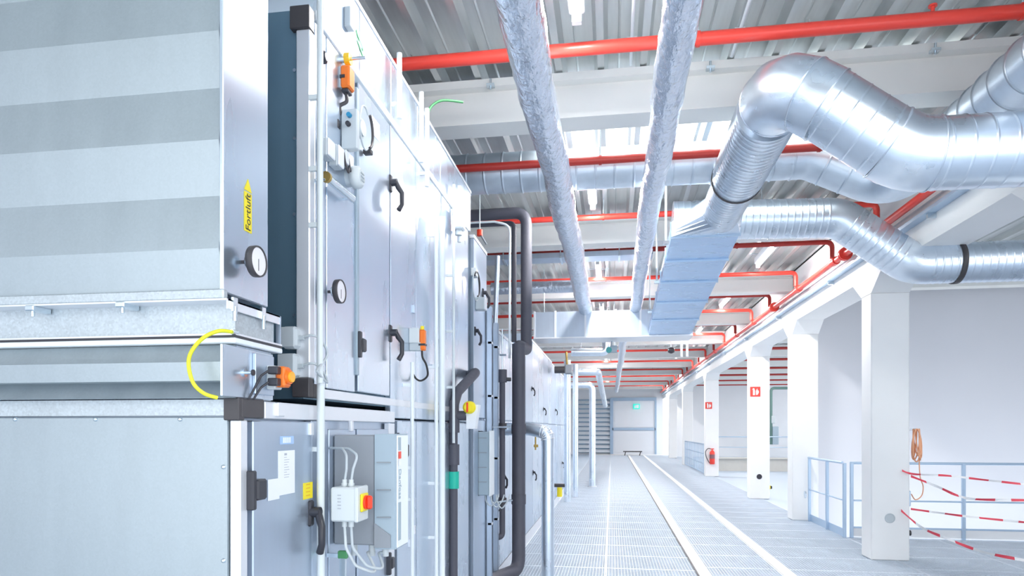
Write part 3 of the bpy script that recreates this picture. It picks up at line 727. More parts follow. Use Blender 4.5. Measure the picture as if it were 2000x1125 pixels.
# --- intake duct in front of upper unit (folded front)
t = thing('intake_duct', 'large galvanised intake duct with horizontal folds at the upper left', 'duct housing', (-2.2, 2.0, 2.0))
yf, yr = 1.868, 2.132
MB().box(XB + 0.3, XW - 0.016, yf + 0.06, yr, 2.032, 3.5).build('casing', SHEET2, t)
zz = [2.03, 2.155, 2.322, 2.489, 2.656, 2.823, 2.99, 3.157, 3.324, 3.5]
for i in range(len(zz) - 1):
    a, b = (0.018, 0.0) if i % 2 == 0 else (0.0, 0.018)
    # alternate strips lean forward and back
    MB().prism([(yf + a, zz[i]), (yf + b, zz[i + 1]), (yf + 0.058, zz[i + 1]), (yf + 0.058, zz[i])], XB + 0.3, XW - 0.016, 'x').build('folded_strip', GALV_F, t)
MB().box(XW - 0.014, XW, yf - 0.003, yr, 2.02, 3.5, 0.003).build('side_panel', SHEET, t)
MB().box(XB + 0.3, XW + 0.002, yf - 0.006, yf + 0.02, 1.998, 2.03, 0.004).build('bottom_fold', GALV_SP, t)
ar, ay, az = decal(t, 'arrow_sticker', 477, 372, 491, 457, YELL, XW + 0.0003, lab='yellow arrow sticker with black lettering')
am = MB(); ha = Wp(484, 350, X=XW).z; za_ = Wp(484, 374, X=XW).z
am.prism([(ay - 0.022, za_), (ay + 0.022, za_), (ay, ha)], XW + 0.0003, XW + 0.0018, 'x').build('arrow_head', YELL, ar)
text('Fortluft', 0.040, face_x(ay, az, XW + 0.0022, PI / 2), INK, ar)
# dial / hand wheel
def wheel(label, px, py, X, py_shaft, r=0.049, L=0.042):
    q = Wp(px, py, X=X)
    t = thing('pressure_gauge', label, 'gauge', (X, q.y, q.z), 'round white-faced dials on the casing')
    MB().cyl((X, q.y, q.z), (X + L, q.y, q.z), 0.006, 10).build('stem', DARK, t)
    MB().ring_tube([(X + 0.018, q.y, q.z), (X + 0.018, q.y, q.z), (X + 0.026, q.y, q.z), (X + 0.026, q.y, q.z)], [0.004, 0.020, 0.020, 0.004], 20).build('collar', STEEL, t)
    MB().ring_tube([(X + L, q.y, q.z), (X + L - 0.004, q.y, q.z), (X + L + 0.012, q.y, q.z), (X + L + 0.018, q.y, q.z), (X + L + 0.018, q.y, q.z), (X + L + 0.013, q.y, q.z)], [r * 0.8, r, r * 1.02, r, r * 0.92, r * 0.9], 32).build('case', DARK, t)
    MB().cyl((X + L + 0.008, q.y, q.z), (X + L + 0.0145, q.y, q.z), r * 0.91, 32).build('dial_face', GLASSW, t)
    MB().box(X + L + 0.0145, X + L + 0.0155, q.y - 0.0012, q.y + 0.0012, q.z - 0.03, q.z + 0.008).build('needle', INK, t)
    return t
wheel('black round dial with white face on the intake duct below the yellow arrow', 473, 512, XW, 512)
wheel('black round dial with white face on the upper module beside the conduit', 641, 570, XW + 0.003, 570)

# --- flexible joint / flange section
t = thing('duct_flange', 'speckled galvanised flange frame between intake duct and lower damper', 'flange', (-2.2, 2.05, 1.9))
yg0 = 1.93
MB().box(XB + 0.3, XW, yg0, 2.17, 1.90, 1.995).build('frame', GALV_SP, t)
MB().box(XB + 0.3, XW + 0.012, yf - 0.004, 2.20, 1.995, 2.0).box(XW + 0.006, XW + 0.012, yf + 0.004, 2.20, 1.97, 2.0).build('top_lip', PROF, t)
MB().box(XW - 0.002, XW + 0.014, 2.19, 2.196, 1.875, 2.0).build('end_plate', SHEET2, t)
MB().box(XB + 0.3, XW + 0.016, yg0 - 0.02, 2.20, 1.894, 1.900).build('bottom_lip', PROF, t)
MB().box(XB + 0.3, XW + 0.015, yg0 - 0.022, 2.20, 1.885, 1.894).build('gasket', BLACK, t)
MB().box(XB + 0.3, XW + 0.018, yg0 - 0.03, 2.20, 1.868, 1.885, 0.003).build('base_profile', CONDW, t)
for px, py in ((60, 604), (236, 597)):
    q = Wp(px, py, Y=yf - 0.004)
    o = MB().box(q.x - 0.016, q.x + 0.016, yf - 0.012, yg0 - 0.002, q.z - 0.006, q.z + 0.012, 0.003).cyl((q.x, yf + 0.004, q.z - 0.022), (q.x, yf + 0.004, q.z + 0.016), 0.006, 8).build('clamp', STEEL, t)
for yy_ in (1.90, 2.07):
    MB().box(XW + 0.012, XW + 0.02, yy_ - 0.012, yy_ + 0.012, 1.965, 2.008).cyl((XW + 0.018, yy_, 1.935), (XW + 0.018, yy_, 1.98), 0.007, 8).build('clamp', STEEL, t)
# --- lower damper
t = thing('damper', 'low galvanised damper with striped blades below the flange', 'damper', (-2.2, 2.0, 1.69))
yd = 1.852
MB().box(XB + 0.3, XW - 0.003, yd + 0.09, 2.155, 1.698, 1.866).build('casing', SHEET, t)
zz = [1.698, 1.748, 1.805, 1.866]
for i in range(3):
    a, b = (0.05, 0.075) if i % 2 == 0 else (0.008, 0.0)
    MB().prism([(yd + a, zz[i]), (yd + b, zz[i + 1]), (yd + 0.088, zz[i + 1]), (yd + 0.088, zz[i])], XB + 0.3, XW - 0.002, 'x').build('blade', GALV_F, t)
MB().box(XW - 0.002, XW + 0.006, yd - 0.002, 2.155, 1.70, 1.86, 0.002).build('side_plate', SHEET, t)
q = Wp(477, 728, X=XW + 0.006)
MB().cyl((XW + 0.006, q.y, q.z), (XW + 0.012, q.y, q.z), 0.013, 16).cyl((XW + 0.01, q.y, q.z), (XW + 0.035, q.y, q.z), 0.005, 8).build('shaft_bush', STEEL, t)
MB().cyl((XW + 0.034, q.y, q.z), (XW + 0.040, q.y, q.z), 0.010, 10).build('shaft_end', BLACK, t)
# actuator of lower damper
t = thing('damper_actuator', 'orange actuator with black plugs on the lower damper', 'actuator', (XW + 0.03, 2.12, 1.77))
ax = XW + 0.006
MB().box(ax, ax + 0.012, 2.02, 2.14, 1.715, 1.85, 0.002).build('mounting_plate', SHEET2, t)
MB().box(ax + 0.012, ax + 0.045, 2.085, 2.135, 1.735, 1.815, 0.004).build('gear_case', PLGL, t)
MB().box(ax + 0.045, ax + 0.078, 2.085, 2.135, 1.742, 1.812, 0.006).cyl((ax + 0.078, 2.11, 1.777), (ax + 0.088, 2.11, 1.777), 0.024, 16).build('orange_cover', ORANGE, t)
MB().cyl((ax + 0.088, 2.11, 1.777), (ax + 0.096, 2.11, 1.777), 0.018, 16).build('indicator_ring', mat('amber_plastic', (0.95, 0.45, 0.03), 0.35), t)
for z in (1.797, 1.758): MB().box(ax + 0.03, ax + 0.066, 2.06, 2.088, z - 0.013, z + 0.013, 0.003).build('plug', BLACK, t)
for k, z in enumerate((1.797, 1.758)):
    tag(MB().tube([(ax + 0.035, 2.065, z), (ax + 0.02, 2.04, z - 0.02), (ax + 0.012 - 0.0 * k, 1.99 + 0.03 * k, 1.71), (ax + 0.008, 1.985 + 0.03 * k, 1.698)], 0.004, 8, fil=0.02).build('cable', BLACK), 'black cable from the orange damper actuator down to the frame, %s' % ('upper one' if k == 0 else 'lower one'), 'cable', 'black actuator cables')
# yellow-green earth cable
q = [Wp(px, py, Y=yy2) for px, py, yy2 in ((452, 648, 1.895), (425, 647, 1.85), (392, 664, 1.82), (369, 700, 1.80), (376, 745, 1.80), (398, 768, 1.82), (425, 777, 1.845))]
t = thing('earth_cable', 'yellow-green earth cable looping in front of the damper', 'cable', tuple(q[0]))
from itertools import chain
def spline(P, k=6):
    P = [Vector(p) for p in P]; out = []
    for i in range(len(P) - 1):
        p0 = P[max(i - 1, 0)]; p1 = P[i]; p2 = P[i + 1]; p3 = P[min(i + 2, len(P) - 1)]
        for j in range(k):
            u = j / k
            out.append(0.5 * ((2 * p1) + (p2 - p0) * u + (2 * p0 - 5 * p1 + 4 * p2 - p3) * u * u + (3 * p1 - p0 - 3 * p2 + p3) * u ** 3))
    out.append(P[-1]); return out
sp = spline(q)
MB().ring_tube(sp, [0.006] * len(sp), 10).build('sheath', YGR, t)
MB().cyl(q[0], q[0] + Vector((0.0, 0.03, 0.0)), 0.009, 10).build('cable_lug', STEEL, t)
# junction boxes in recess
for k, (px0, py0, px1, py1) in enumerate(((548, 637, 578, 680), (541, 690, 577, 738))):
    y = 2.40; a = Wp(px0, py0, Y=y); b = Wp(px1, py1, Y=y)
    t = thing('junction_box', 'rounded grey junction box in the recess beside the damper, %s one' % ('upper' if k == 0 else 'lower'), 'junction box', tuple(a), 'junction boxes in the recess')
    MB().box(a.x, b.x, y, y + 0.055, b.z, a.z, 0.012).build('box_body', PLG, t)
    MB().box(a.x + 0.004, b.x - 0.004, y - 0.008, y, b.z + 0.004, a.z - 0.004, 0.008).build('lid', PLG, t)
    MB().box(b.x, b.x + 0.02, y + 0.02, y + 0.035, (a.z + b.z) / 2 - 0.008, (a.z + b.z) / 2 + 0.008).build('cable_gland', PLG, t)
    c = (a.z + b.z) / 2
    e = Wp(622, 715, X=-1.12)
    sp = spline([(b.x + 0.01, y + 0.027, c), (XW + 0.02, y + 0.03, c + 0.01), (XW + 0.045, y + 0.06, c - 0.01), (XW + 0.05, 2.50, c - 0.06), (e.x, e.y - 0.02, e.z - 0.02)])
    tag(MB().ring_tube(sp, [0.005] * len(sp), 8).build('cable', PLG), 'grey cable bending from the %s recess junction box to the conduit' % ('upper' if k == 0 else 'lower'), 'cable', 'cables of the recess boxes')

# --- conduits on the aisle face
def conduit(label, px, z0, z1, r, X=-1.13, clips=(), mt=COND, grp='vertical conduits on the air handlers'):
    y = yw(px, X)
    t = thing('conduit', label, 'conduit', (X, y, z0), grp)
    MB().cyl((X, y, z0), (X, y, z1), r, 16).build('pipe_run', mt, t)
    for z in clips:
        MB().box(XW, X, y - r * 0.6, y + r * 0.6, z - 0.009, z + 0.009).ring_tube([(X, y, z - 0.01), (X, y, z - 0.01), (X, y, z + 0.01), (X, y, z + 0.01)], [r, r + 0.004, r + 0.004, r], 16, caps=False).build('pipe_clip', mt, t)
    return t, y
conduit('thick grey conduit running full height beside the dial and drive box', 626.5, 0.02, 1.78, 0.0155, -1.14, (1.52, 0.9))
conduit('thinner grey conduit rising above the cable entry to the roof', 625, 1.78, 3.6, 0.0125, -1.13, (2.40, 3.32, 2.62, 2.9), mt=COND)
conduit('white conduit below the small orange actuator, left of the conduit pair', 805, 0.05, 1.98, 0.0105, -1.12, (0.75, 1.2, 1.38, 1.85), mt=CONDW)
conduit('white conduit of the close pair before the branching black pipe, left one', 852, 0.05, 2.98, 0.012, -1.12, (0.9, 1.25, 2.0, 2.85), mt=CONDW)
conduit('broad white conduit of the close pair before the branching black pipe, right one', 863, 0.05, 3.0, 0.021, -1.11, (1.24, 2.02), mt=CONDW)
conduit('slim grey conduit just left of the upper branching black pipe', 886, 1.5, 3.35, 0.010, -1.12, (1.9, 2.3, 2.7), mt=COND)
for i, (px, z0, z1, lab) in enumerate(((780, 3.27, 3.62, 'behind the clamp nearest the long red pipe'), (823, 3.2, 3.62, 'left of the green wire'), (834, 3.1, 3.58, 'directly below the green wire'), (897, 3.0, 3.42, 'farthest, before the round duct end'))):
    conduit('short white vertical strut on the top casing, ' + lab, px, z0, z1, 0.014, -1.13, (z0 + 0.08,), CONDW, 'white struts on the top casing')
a = Wp(834, 222, X=-1.13); sp = spline([a, a + Vector((0.03, 0.02, 0.06)), a + Vector((0.09, 0.05, 0.10)), a + Vector((0.2, 0.12, 0.115))])
tag(MB().ring_tube(sp, [0.008] * len(sp), 8).build('earth_wire', GRNW), 'green wire curving from a white strut to the first beam', 'wire')
# cable bracket
# small orange actuator on panel C
def small_actuator(label, y, p, w=0.05):
    """ grey body + orange front, seen from the aisle side """
    pass
y = 3.72
a = Wp(800, 640, Y=y); b = Wp(818, 684, Y=y)
t = thing('damper_actuator', 'small orange and grey actuator on the upper module beside the lower handle', 'actuator', (a.x, y, a.z))
MB().box(XW + 0.003, b.x, y, y + 0.06, Wp(800, 670, Y=y).z, a.z, 0.004).build('gear_case', PLGL, t)
MB().box(XW + 0.003, b.x + 0.01, y + 0.01, y + 0.05, b.z, Wp(800, 668, Y=y).z, 0.003).build('bracket', PLG, t)
MB().box(b.x, b.x + 0.032, y + 0.01, y + 0.05, b.z, a.z - 0.01, 0.006).build('orange_cover', ORANGE, t)
MB().cyl((b.x + 0.012, y + 0.03, a.z - 0.012), (b.x + 0.012, y + 0.03, a.z + 0.012), 0.011, 12).build('yellow_cap', YELL, t)
MB().box(b.x - 0.004, b.x + 0.034, y + 0.008, y + 0.052, b.z + 0.028, b.z + 0.04).build('black_band', BLACK, t)
c0 = Vector((b.x + 0.01, y + 0.03, b.z)); sp = spline([c0, c0 + Vector((0.004, 0, -0.04)), c0 + Vector((0.02, 0.02, -0.08)), c0 + Vector((0.02, 0.05, -0.14)), c0 + Vector((-0.02, 0.06, -0.17)), c0 + Vector((-0.05, 0.05, -0.16)), c0 + Vector((-0.07, 0.03, -0.12))])
tag(MB().ring_tube(sp, [0.006] * len(sp), 8).build('cable', INK), 'dark cable curling below the small orange actuator', 'cable')

# --- sensor cluster on upper panel A
y = 2.72
a = Wp(643, 97, Y=y); b = Wp(664, 168, Y=y)
t = thing('damper_actuator', 'upper orange actuator with yellow collar and grey shaft near the roof', 'actuator', (a.x, y, a.z))
MB().box(a.x, a.x + 0.028, y, y + 0.07, b.z, a.z, 0.006).build('mounting_plate', PLG, t)
MB().box(a.x + 0.03, b.x + 0.004, y + 0.005, y + 0.065, b.z, Wp(650, 128, Y=y).z, 0.004).build('gear_case', PLG, t)
c = Wp(672, 107, Y=y)
MB().cyl((a.x + 0.028, y + 0.035, c.z), (c.x - 0.006, y + 0.035, c.z), 0.022, 16).build('coupling', STEEL, t)
MB().cyl((c.x - 0.008, y + 0.035, c.z), (c.x + 0.016, y + 0.035, c.z), 0.026, 16).build('yellow_collar', mat('amber_collar', (0.93, 0.55, 0.02), 0.35), t)
MB().cyl((c.x + 0.014, y + 0.035, c.z), (c.x + 0.085, y + 0.035, c.z), 0.007, 10).build('shaft', STEEL, t)
e = Wp(664, 126, Y=y); f = Wp(682, 168, Y=y)
MB().box(e.x, f.x, y, y + 0.065, f.z, e.z, 0.007).build('orange_cover', ORANGE, t)
MB().box(e.x - 0.001, e.x + 0.022, y - 0.002, y + 0.004, (e.z + f.z) / 2 - 0.01, (e.z + f.z) / 2 + 0.004).build('label_window', BLACK, t)
MB().box(e.x, e.x + 0.032, y + 0.01, y + 0.06, f.z - 0.016, f.z, 0.004).build('cable_entry', BLACK, t)
k = Wp(630, 112, X=XW)
tag(MB().ring_tube([(XW + 0.002, k.y, k.z), (XW + 0.012, k.y, k.z), (XW + 0.018, k.y, k.z)], [0.026, 0.024, 0.016], 18).build('round_knob', BLACK), 'black round knob just left of the upper orange actuator', 'knob')
c0 = Vector((e.x + 0.014, y + 0.03, f.z - 0.01)); c1 = Wp(664, 220, Y=y + 0.02); c2 = Wp(652, 240, Y=y + 0.02)
sp = spline([c0, c0 + Vector((0.004, 0, -0.04)), c1 + Vector((0, 0, 0.03)), c1, c2])
tag(MB().ring_tube(sp, [0.008] * len(sp), 8).build('cable', DARK), 'thick dark cable hanging from the upper orange actuator', 'cable')
# black connectors
p = Wp(650, 235, Y=2.72)
t = thing('plug_connector', 'black cable connectors bunched above the small sensor boxes', 'connector', tuple(p))
for dx, dz in ((0, 0), (0.018, -0.018), (-0.012, -0.045), (0.014, -0.06)):
    MB().box(p.x + dx - 0.013, p.x + dx + 0.012, p.y - 0.012, p.y + 0.015, p.z + dz - 0.02, p.z + dz + 0.02, 0.004).build('plug', BLACK, t)
MB().box(p.x - 0.02, p.x + 0.03, p.y - 0.004, p.y + 0.004, p.z - 0.032, p.z - 0.028).build('cable_tie', CONDW, t)
def sbox(label, pe, pf, py0, py1, Xf, mt, name='sensor_box', grp='small grey sensor boxes on the upper module'):
    a = Wp(pe, py0, X=Xf); b = Wp(pe, py1, X=Xf); y1 = yw(pf, Xf)
    t = thing(name, label, 'sensor', tuple(a), grp)
    MB().box(XW + 0.003, Xf - 0.008, a.y, y1, b.z, a.z, 0.004).build('box_body', mt, t)
    MB().box(Xf - 0.008, Xf, a.y + 0.002, y1 - 0.002, b.z + 0.002, a.z - 0.002, 0.003).build('lid', WLAB, t)
sbox('small grey sensor box with white lid, leftmost under the black connectors', 642, 656, 266, 302, -1.125, PLG)
sbox('small grey sensor box with white lid, right of the leftmost one', 662, 673, 280, 322, -1.125, PLG)
sbox('flat white sensor box above the round grey capsule', 676, 692, 290, 318, -1.14, PLGL)
# round grey capsule
p = Wp(690, 347, X=XW + 0.03); 
t = thing('pressure_switch', 'round grey pressure switch capsule low in the sensor cluster', 'sensor', tuple(p))
MB().cyl((XW + 0.003, p.y, p.z), (p.x + 0.0, p.y, p.z), 0.040, 24).build('rear_body', PLG, t)
MB().ring_tube([(p.x, p.y, p.z), (p.x, p.y, p.z), (p.x + 0.03, p.y, p.z), (p.x + 0.042, p.y, p.z)], [0.03, 0.050, 0.048, 0.034], 24).build('cap', PLGL, t)
for dz in (-0.016, 0, 0.016): MB().box(p.x + 0.04, p.x + 0.046, p.y - 0.018, p.y + 0.018, p.z + dz - 0.003, p.z + dz + 0.003).build('rib', PLG, t)
# diagonal silver tube
a = Wp(636, 345, X=XW + 0.045); b = Wp(688, 388, X=XW + 0.045)
t = thing('manometer_tube', 'slanted silver inclined manometer tube under the sensor boxes', 'manometer', tuple(a))
MB().cyl(a, b, 0.017, 14).build('tube', STEEL, t)
MB().cyl(a + (a - b).normalized() * 0.002, a + (b - a).normalized() * 0.014, 0.022, 14).build('end_cap', BRASS, t)
MB().cyl(a + Vector((-0.045, 0, -0.012)), a + Vector((0, 0, -0.012)), 0.006, 8).build('mounting_pin', STEEL, t)
MB().cyl(b + Vector((-0.045, 0, 0)), b, 0.006, 8).build('mounting_pin', STEEL, t)
for k in range(3):
    c0 = Wp(640 + 9 * k, 300 + 10 * k, Y=2.71 + 0.05 * k); c0.x = XW + 0.03
    sp = spline([c0, c0 + Vector((0.006, 0.01, -0.05)), c0 + Vector((0.01, 0.03, -0.075)), c0 + Vector((0.0, 0.06, -0.04))])
    tag(MB().ring_tube(sp, [0.005] * len(sp), 8).build('cable', [DARK, BLACK, CONDW][k]), ['dark', 'black', 'white'][k] + ' short hose looping under the sensor boxes, %s' % ['leftmost', 'middle', 'rightmost'][k], 'cable', 'hoses under the sensor boxes')
# differential pressure switch with ring hose on the grey plate
y = 2.74
a = Wp(672, 213, Y=y); b = Wp(697, 290, Y=y)
t = thing('pressure_switch', 'tall grey switch plate with blue and black knobs left of the ring hose', 'sensor', tuple(a))
MB().box(XW + 0.006, b.x, y, y + 0.035, b.z, a.z, 0.004).build('box_body', PLG, t)
for (px, py, mm) in ((683, 226, mat('blue_plastic', (0.02, 0.25, 0.45), 0.4)), (681, 243, BLACK)):
    q = Wp(px, py, Y=y); MB().ring_tube([(q.x, y + 0.001, q.z), (q.x, y - 0.016, q.z)], [0.011, 0.010], 14).build('knob', mm, t)
q = Wp(711, 250, X=XW + 0.05)
def ring(cx, cy, cz, ry, rz, r, mt, name, label, cat='hose', a0=0, a1=2 * PI, parent=None):
    pts = [(cx, cy + ry * math.cos(a0 + (a1 - a0) * i / 28), cz + rz * math.sin(a0 + (a1 - a0) * i / 28)) for i in range(29)]
    o = MB().ring_tube(pts, [r] * 29, 8).build(name, mt, parent)
    if parent is None: tag(o, label, cat)
    return o
t = thing('pressure_switch', 'grey disc shaped pressure switch with ring hose beside the upper handle', 'sensor', tuple(q))
MB().cyl((XW + 0.006, q.y, q.z), (q.x - 0.014, q.y, q.z), 0.045, 24).build('box_body', PLG, t)
MB().cyl((q.x - 0.010, q.y, q.z), (q.x - 0.002, q.y, q.z), 0.036, 24).build('cap', PLG, t)
ring(q.x + 0.004, q.y, q.z, 0.062, 0.098, 0.004, PLG, 'ring_hose', None, a0=0.9, a1=2 * PI - 0.9, parent=t)
ring(q.x + 0.012, q.y + 0.01, q.z, 0.07, 0.085, 0.007, DARK, 'black_hose', None, a0=-1.1, a1=1.1, parent=t)
q2 = Wp(722, 297, X=XW + 0.04); MB().box(q2.x - 0.03, q2.x + 0.01, q2.y - 0.012, q2.y + 0.02, q2.z - 0.01, q2.z + 0.012, 0.003).build('nozzle', DARK, t)
decal(dB, 'paper_label', 726, 225, 741, 278, WLAB, XW + 0.0062, lab='blank white paper label')
# green stripes sticker on the top casing
gs, gy, gz = decal(t2, 'arrow_sticker', 694, 70, 710, 100, WLAB, XW - 0.0118, lab='white sticker with green diagonal stripes')
for k in range(2):
    MB().prism([(gy - 0.045, gz + 0.03 - k * 0.03), (gy - 0.045, gz + 0.045 - k * 0.03), (gy + 0.045, gz + 0.0 - k * 0.03), (gy + 0.045, gz - 0.015 - k * 0.03)], XW - 0.0100, XW - 0.0088, 'x').build('green_stripe', mat('bright_green', (0.15, 0.75, 0.25), 0.5), gs)

# hoses / rings on unit B (px 905..945)
q = Wp(932, 555, X=XW + 0.05)
t = thing('pressure_switch', 'small switch with looped black hose on the tall module', 'sensor', tuple(q), 'small devices on the tall module')
MB().box(XW + 0.003, q.x, q.y - 0.05, q.y + 0.05, q.z + 0.06, q.z + 0.13, 0.006).build('box_body', PLG, t)
ring(q.x, q.y, q.z, 0.11, 0.10, 0.007, DARK, 'black_hose', None, a0=-1.4, a1=2.6, parent=t)
ring(q.x - 0.01, q.y, q.z - 0.02, 0.13, 0.12, 0.004, PLG, 'grey_hose', None, parent=t)
q = Wp(938, 590, X=XW + 0.05)
t = thing('sensor_box', 'small white sensor box right of the looped hose', 'sensor', tuple(q), 'small devices on the tall module')
MB().box(XW + 0.003, q.x + 0.03, q.y + 0.02, q.y + 0.12, q.z - 0.06, q.z + 0.05, 0.006).build('box_body', PLG, t)
MB().box(q.x + 0.03, q.x + 0.038, q.y + 0.025, q.y + 0.115, q.z - 0.055, q.z + 0.045).build('lid', WLAB, t)
q = Wp(893, 425, X=-1.12)
t = thing('junction_box', 'white conduit junction box above the branching black pipe', 'junction box', tuple(q))
MB().box(q.x - 0.03, q.x + 0.05, q.y - 0.05, q.y + 0.06, q.z - 0.09, q.z + 0.06, 0.01).build('box_body', CONDW, t)
MB().cyl((q.x + 0.01, q.y, q.z - 0.13), (q.x + 0.01, q.y, q.z - 0.09), 0.025, 12).build('cable_gland', PLG, t)

# ------------------------------------------------------------------ black insulated pipes
def P(px, py, Y): return Wp(px, py, Y=Y)
t = thing('insulated_pipe', 'thickest black insulated pipe dropping from the ceiling to the floor', 'pipe', (-0.95, 7.05, 0), 'black insulated pipes')
a = P(918, 422, 7.2); b = P(1028, 416, 7.2); c = P(1028, 672, 7.2)
MB().tube([Vector((a.x - 0.3, 7.2, a.z)), Vector((b.x, 7.2, a.z + 0.01)), Vector((b.x, 7.2, c.z))], 0.062, 20, fil=0.14).build('upper_run', RUBBER, t)
l = P(1013, 672, 6.85)
MB().tube([Vector((b.x, 7.2, c.z + 0.03)), Vector((b.x, 7.2, c.z - 0.06)), Vector((l.x, 6.85, l.z - 0.02)), Vector((l.x, 6.85, l.z - 0.12))], 0.066, 20, fil=0.09).build('elbow', RUBBER, t)
bt = P(1013, 1112, 6.85)
MB().tube([Vector((l.x, 6.85, l.z + 0.0)), Vector((l.x, 6.85, bt.z)), Vector((XW + 0.0, 6.2, bt.z + 0.01))], 0.070, 20, fil=0.14).build('lower_run', RUBBER, t)
for py in (838, 975): 
    q = P(1013, py, 6.85); MB().cyl((q.x, q.y, q.z - 0.05), (q.x, q.y, q.z + 0.05), 0.077, 20).build('sleeve', RUBBER, t)
t = thing('insulated_pipe', 'slim black insulated pipe beside the thickest one, upper half only', 'pipe', (-1.05, 7.25, 2.6), 'black insulated pipes')
a = P(1004, 436, 7.3); c = P(1004, 668, 7.3)
MB().tube([Vector((a.x - 0.5, 7.3, a.z)), Vector((a.x, 7.3, a.z)), Vector((a.x, 7.3, c.z))], 0.028, 14, fil=0.06).build('pipe_run', RUBBER, t)
t = thing('insulated_pipe', 'medium black insulated pipe with capped top between grey posts and thickest pipe', 'pipe', (-1.07, 6.7, 0.5), 'black insulated pipes')
a = P(981, 722, 6.7); c = P(983, 1048, 6.7); e = P(950, 1048, 6.7)
MB().tube([a, Vector((a.x, 6.7, c.z)), Vector((XW, 6.62, c.z))], 0.030, 14, fil=0.08).build('pipe_run', RUBBER, t)
MB().cyl((a.x, 6.7, a.z - 0.13), (a.x, 6.7, a.z), 0.048, 16).build('valve_sleeve', RUBBER, t)
MB().cyl((a.x + 0.04, 6.7, a.z - 0.1), (a.x + 0.085, 6.72, a.z - 0.1), 0.02, 12).build('valve_stub', BLACK, t)
for py in (832, 978): q = P(982, py, 6.7); MB().cyl((q.x, q.y, q.z - 0.035), (q.x, q.y, q.z + 0.03), 0.040, 14).build('sleeve', DARK, t)
MB().cyl((a.x, 6.7, a.z), (a.x, 6.7, a.z + 0.42), 0.007, 8).box(a.x - 0.03, a.x + 0.04, 6.69, 6.71, a.z + 0.14, a.z + 0.16).build('vent_pipe', STEEL, t)
t = thing('insulated_pipe', 'branching black insulated pipe with green band and yellow valve', 'pipe', (-1.08, 4.7, 0), 'black insulated pipes')
Yp = 4.72
a = P(928, 728, Yp + 0.55); b = P(903, 733, Yp + 0.2); c = P(886, 775, Yp); e = P(889, 1125, Yp)
MB().tube([(XW, 5.32, a.z - 0.02), (XW + 0.1, 5.2, a.z), (c.x + 0.01, Yp + 0.08, c.z + 0.04), (c.x, Yp, c.z - 0.06), (c.x, Yp, c.z - 0.12)], 0.038, 16, fil=0.08).build('branch', RUBBER, t)
MB().cyl((c.x, Yp, 0.05), (c.x, Yp, c.z - 0.08), 0.030, 16).build('pipe_run', RUBBER, t)
for (p0, p1, r) in ((782, 805, 0.040), (805, 845, 0.044), (868, 908, 0.043)):
    q0 = P(889, p0, Yp); q1 = P(889, p1, Yp); MB().cyl((c.x, Yp, q1.z), (c.x, Yp, q0.z), r, 16).build('sleeve', RUBBER, t)
q0 = P(889, 921, Yp); q1 = P(889, 954, Yp); MB().cyl((c.x, Yp, q1.z), (c.x, Yp, q0.z), 0.040, 18).build('green_band', GREEN, t)
q = P(902, 812, Yp); MB().cyl((c.x, Yp, q.z), (q.x + 0.03, Yp, q.z), 0.036, 14).build('valve_body', RUBBER, t)
q = P(921, 796, Yp)
t = thing('valve_actuator', 'yellow capped white valve actuator with red pointer on the black pipe', 'valve', tuple(q))
MB().ring_tube([(q.x - 0.01, Yp - 0.01, q.z), (q.x - 0.01, Yp - 0.05, q.z), (q.x - 0.01, Yp - 0.06, q.z)], [0.047, 0.045, 0.03], 20).build('yellow_cap', YELL, t)
MB().box(q.x - 0.025, q.x - 0.012, Yp - 0.066, Yp - 0.058, q.z - 0.035, q.z + 0.035, 0.002).build('red_pointer', REDP, t)
MB().prism([(q.x - 0.035, q.z - 0.155), (q.x + 0.028, q.z - 0.155), (q.x + 0.055, q.z + 0.02), (q.x - 0.035, q.z + 0.02)], Yp - 0.02, Yp + 0.07, 'y').build('white_housing', WLAB, t)
MB().cyl((q.x - 0.07, Yp, q.z - 0.05), (q.x - 0.03, Yp, q.z - 0.05), 0.018, 12).build('neck', STEEL, t)

# second drive box further along
y = 5.75
a = Wp(905, 843, Y=y); b = Wp(957, 968, Y=y)
t = thing('frequency_drive', 'second grey drive box further along, right of the green banded pipe', 'drive', tuple(a))
xm = a.x + (b.x - a.x) * 0.5
MB().box(XW + 0.003, xm, y, y + 0.22, b.z, a.z, 0.006).build('rear_housing', VFDG if False else PLG, t)
MB().box(xm, b.x - 0.01, y + 0.004, y + 0.22, b.z, a.z, 0.008).build('front_cover', VFDB, t)
MB().box(b.x - 0.01, b.x, y, y + 0.22, b.z - 0.01, a.z + 0.01, 0.004).build('front_plate', CONDW, t)
for k in range(4): MB().box(xm + 0.01, b.x - 0.03, y - 0.003, y + 0.006, a.z - 0.06 - 0.13 * k, a.z - 0.053 - 0.13 * k).build('vent_slot', VFDG, t)
for k in range(3):
    x = XW + 0.05 + k * 0.05; c0 = Vector((x, y + 0.08, b.z)); sp = spline([c0, c0 + Vector((0.01, 0, -0.06)), c0 + Vector((0.05, 0, -0.1 - 0.01 * k)), c0 + Vector((0.1, 0, -0.06)), c0 + Vector((0.12, 0.02, 0))])
    tag(MB().ring_tube(sp, [0.006] * len(sp), 8).build('cable', PLG), 'grey cable looping under the second drive box, %s' % ['leftmost', 'middle', 'rightmost'][k], 'cable', 'cables under the second drive box')
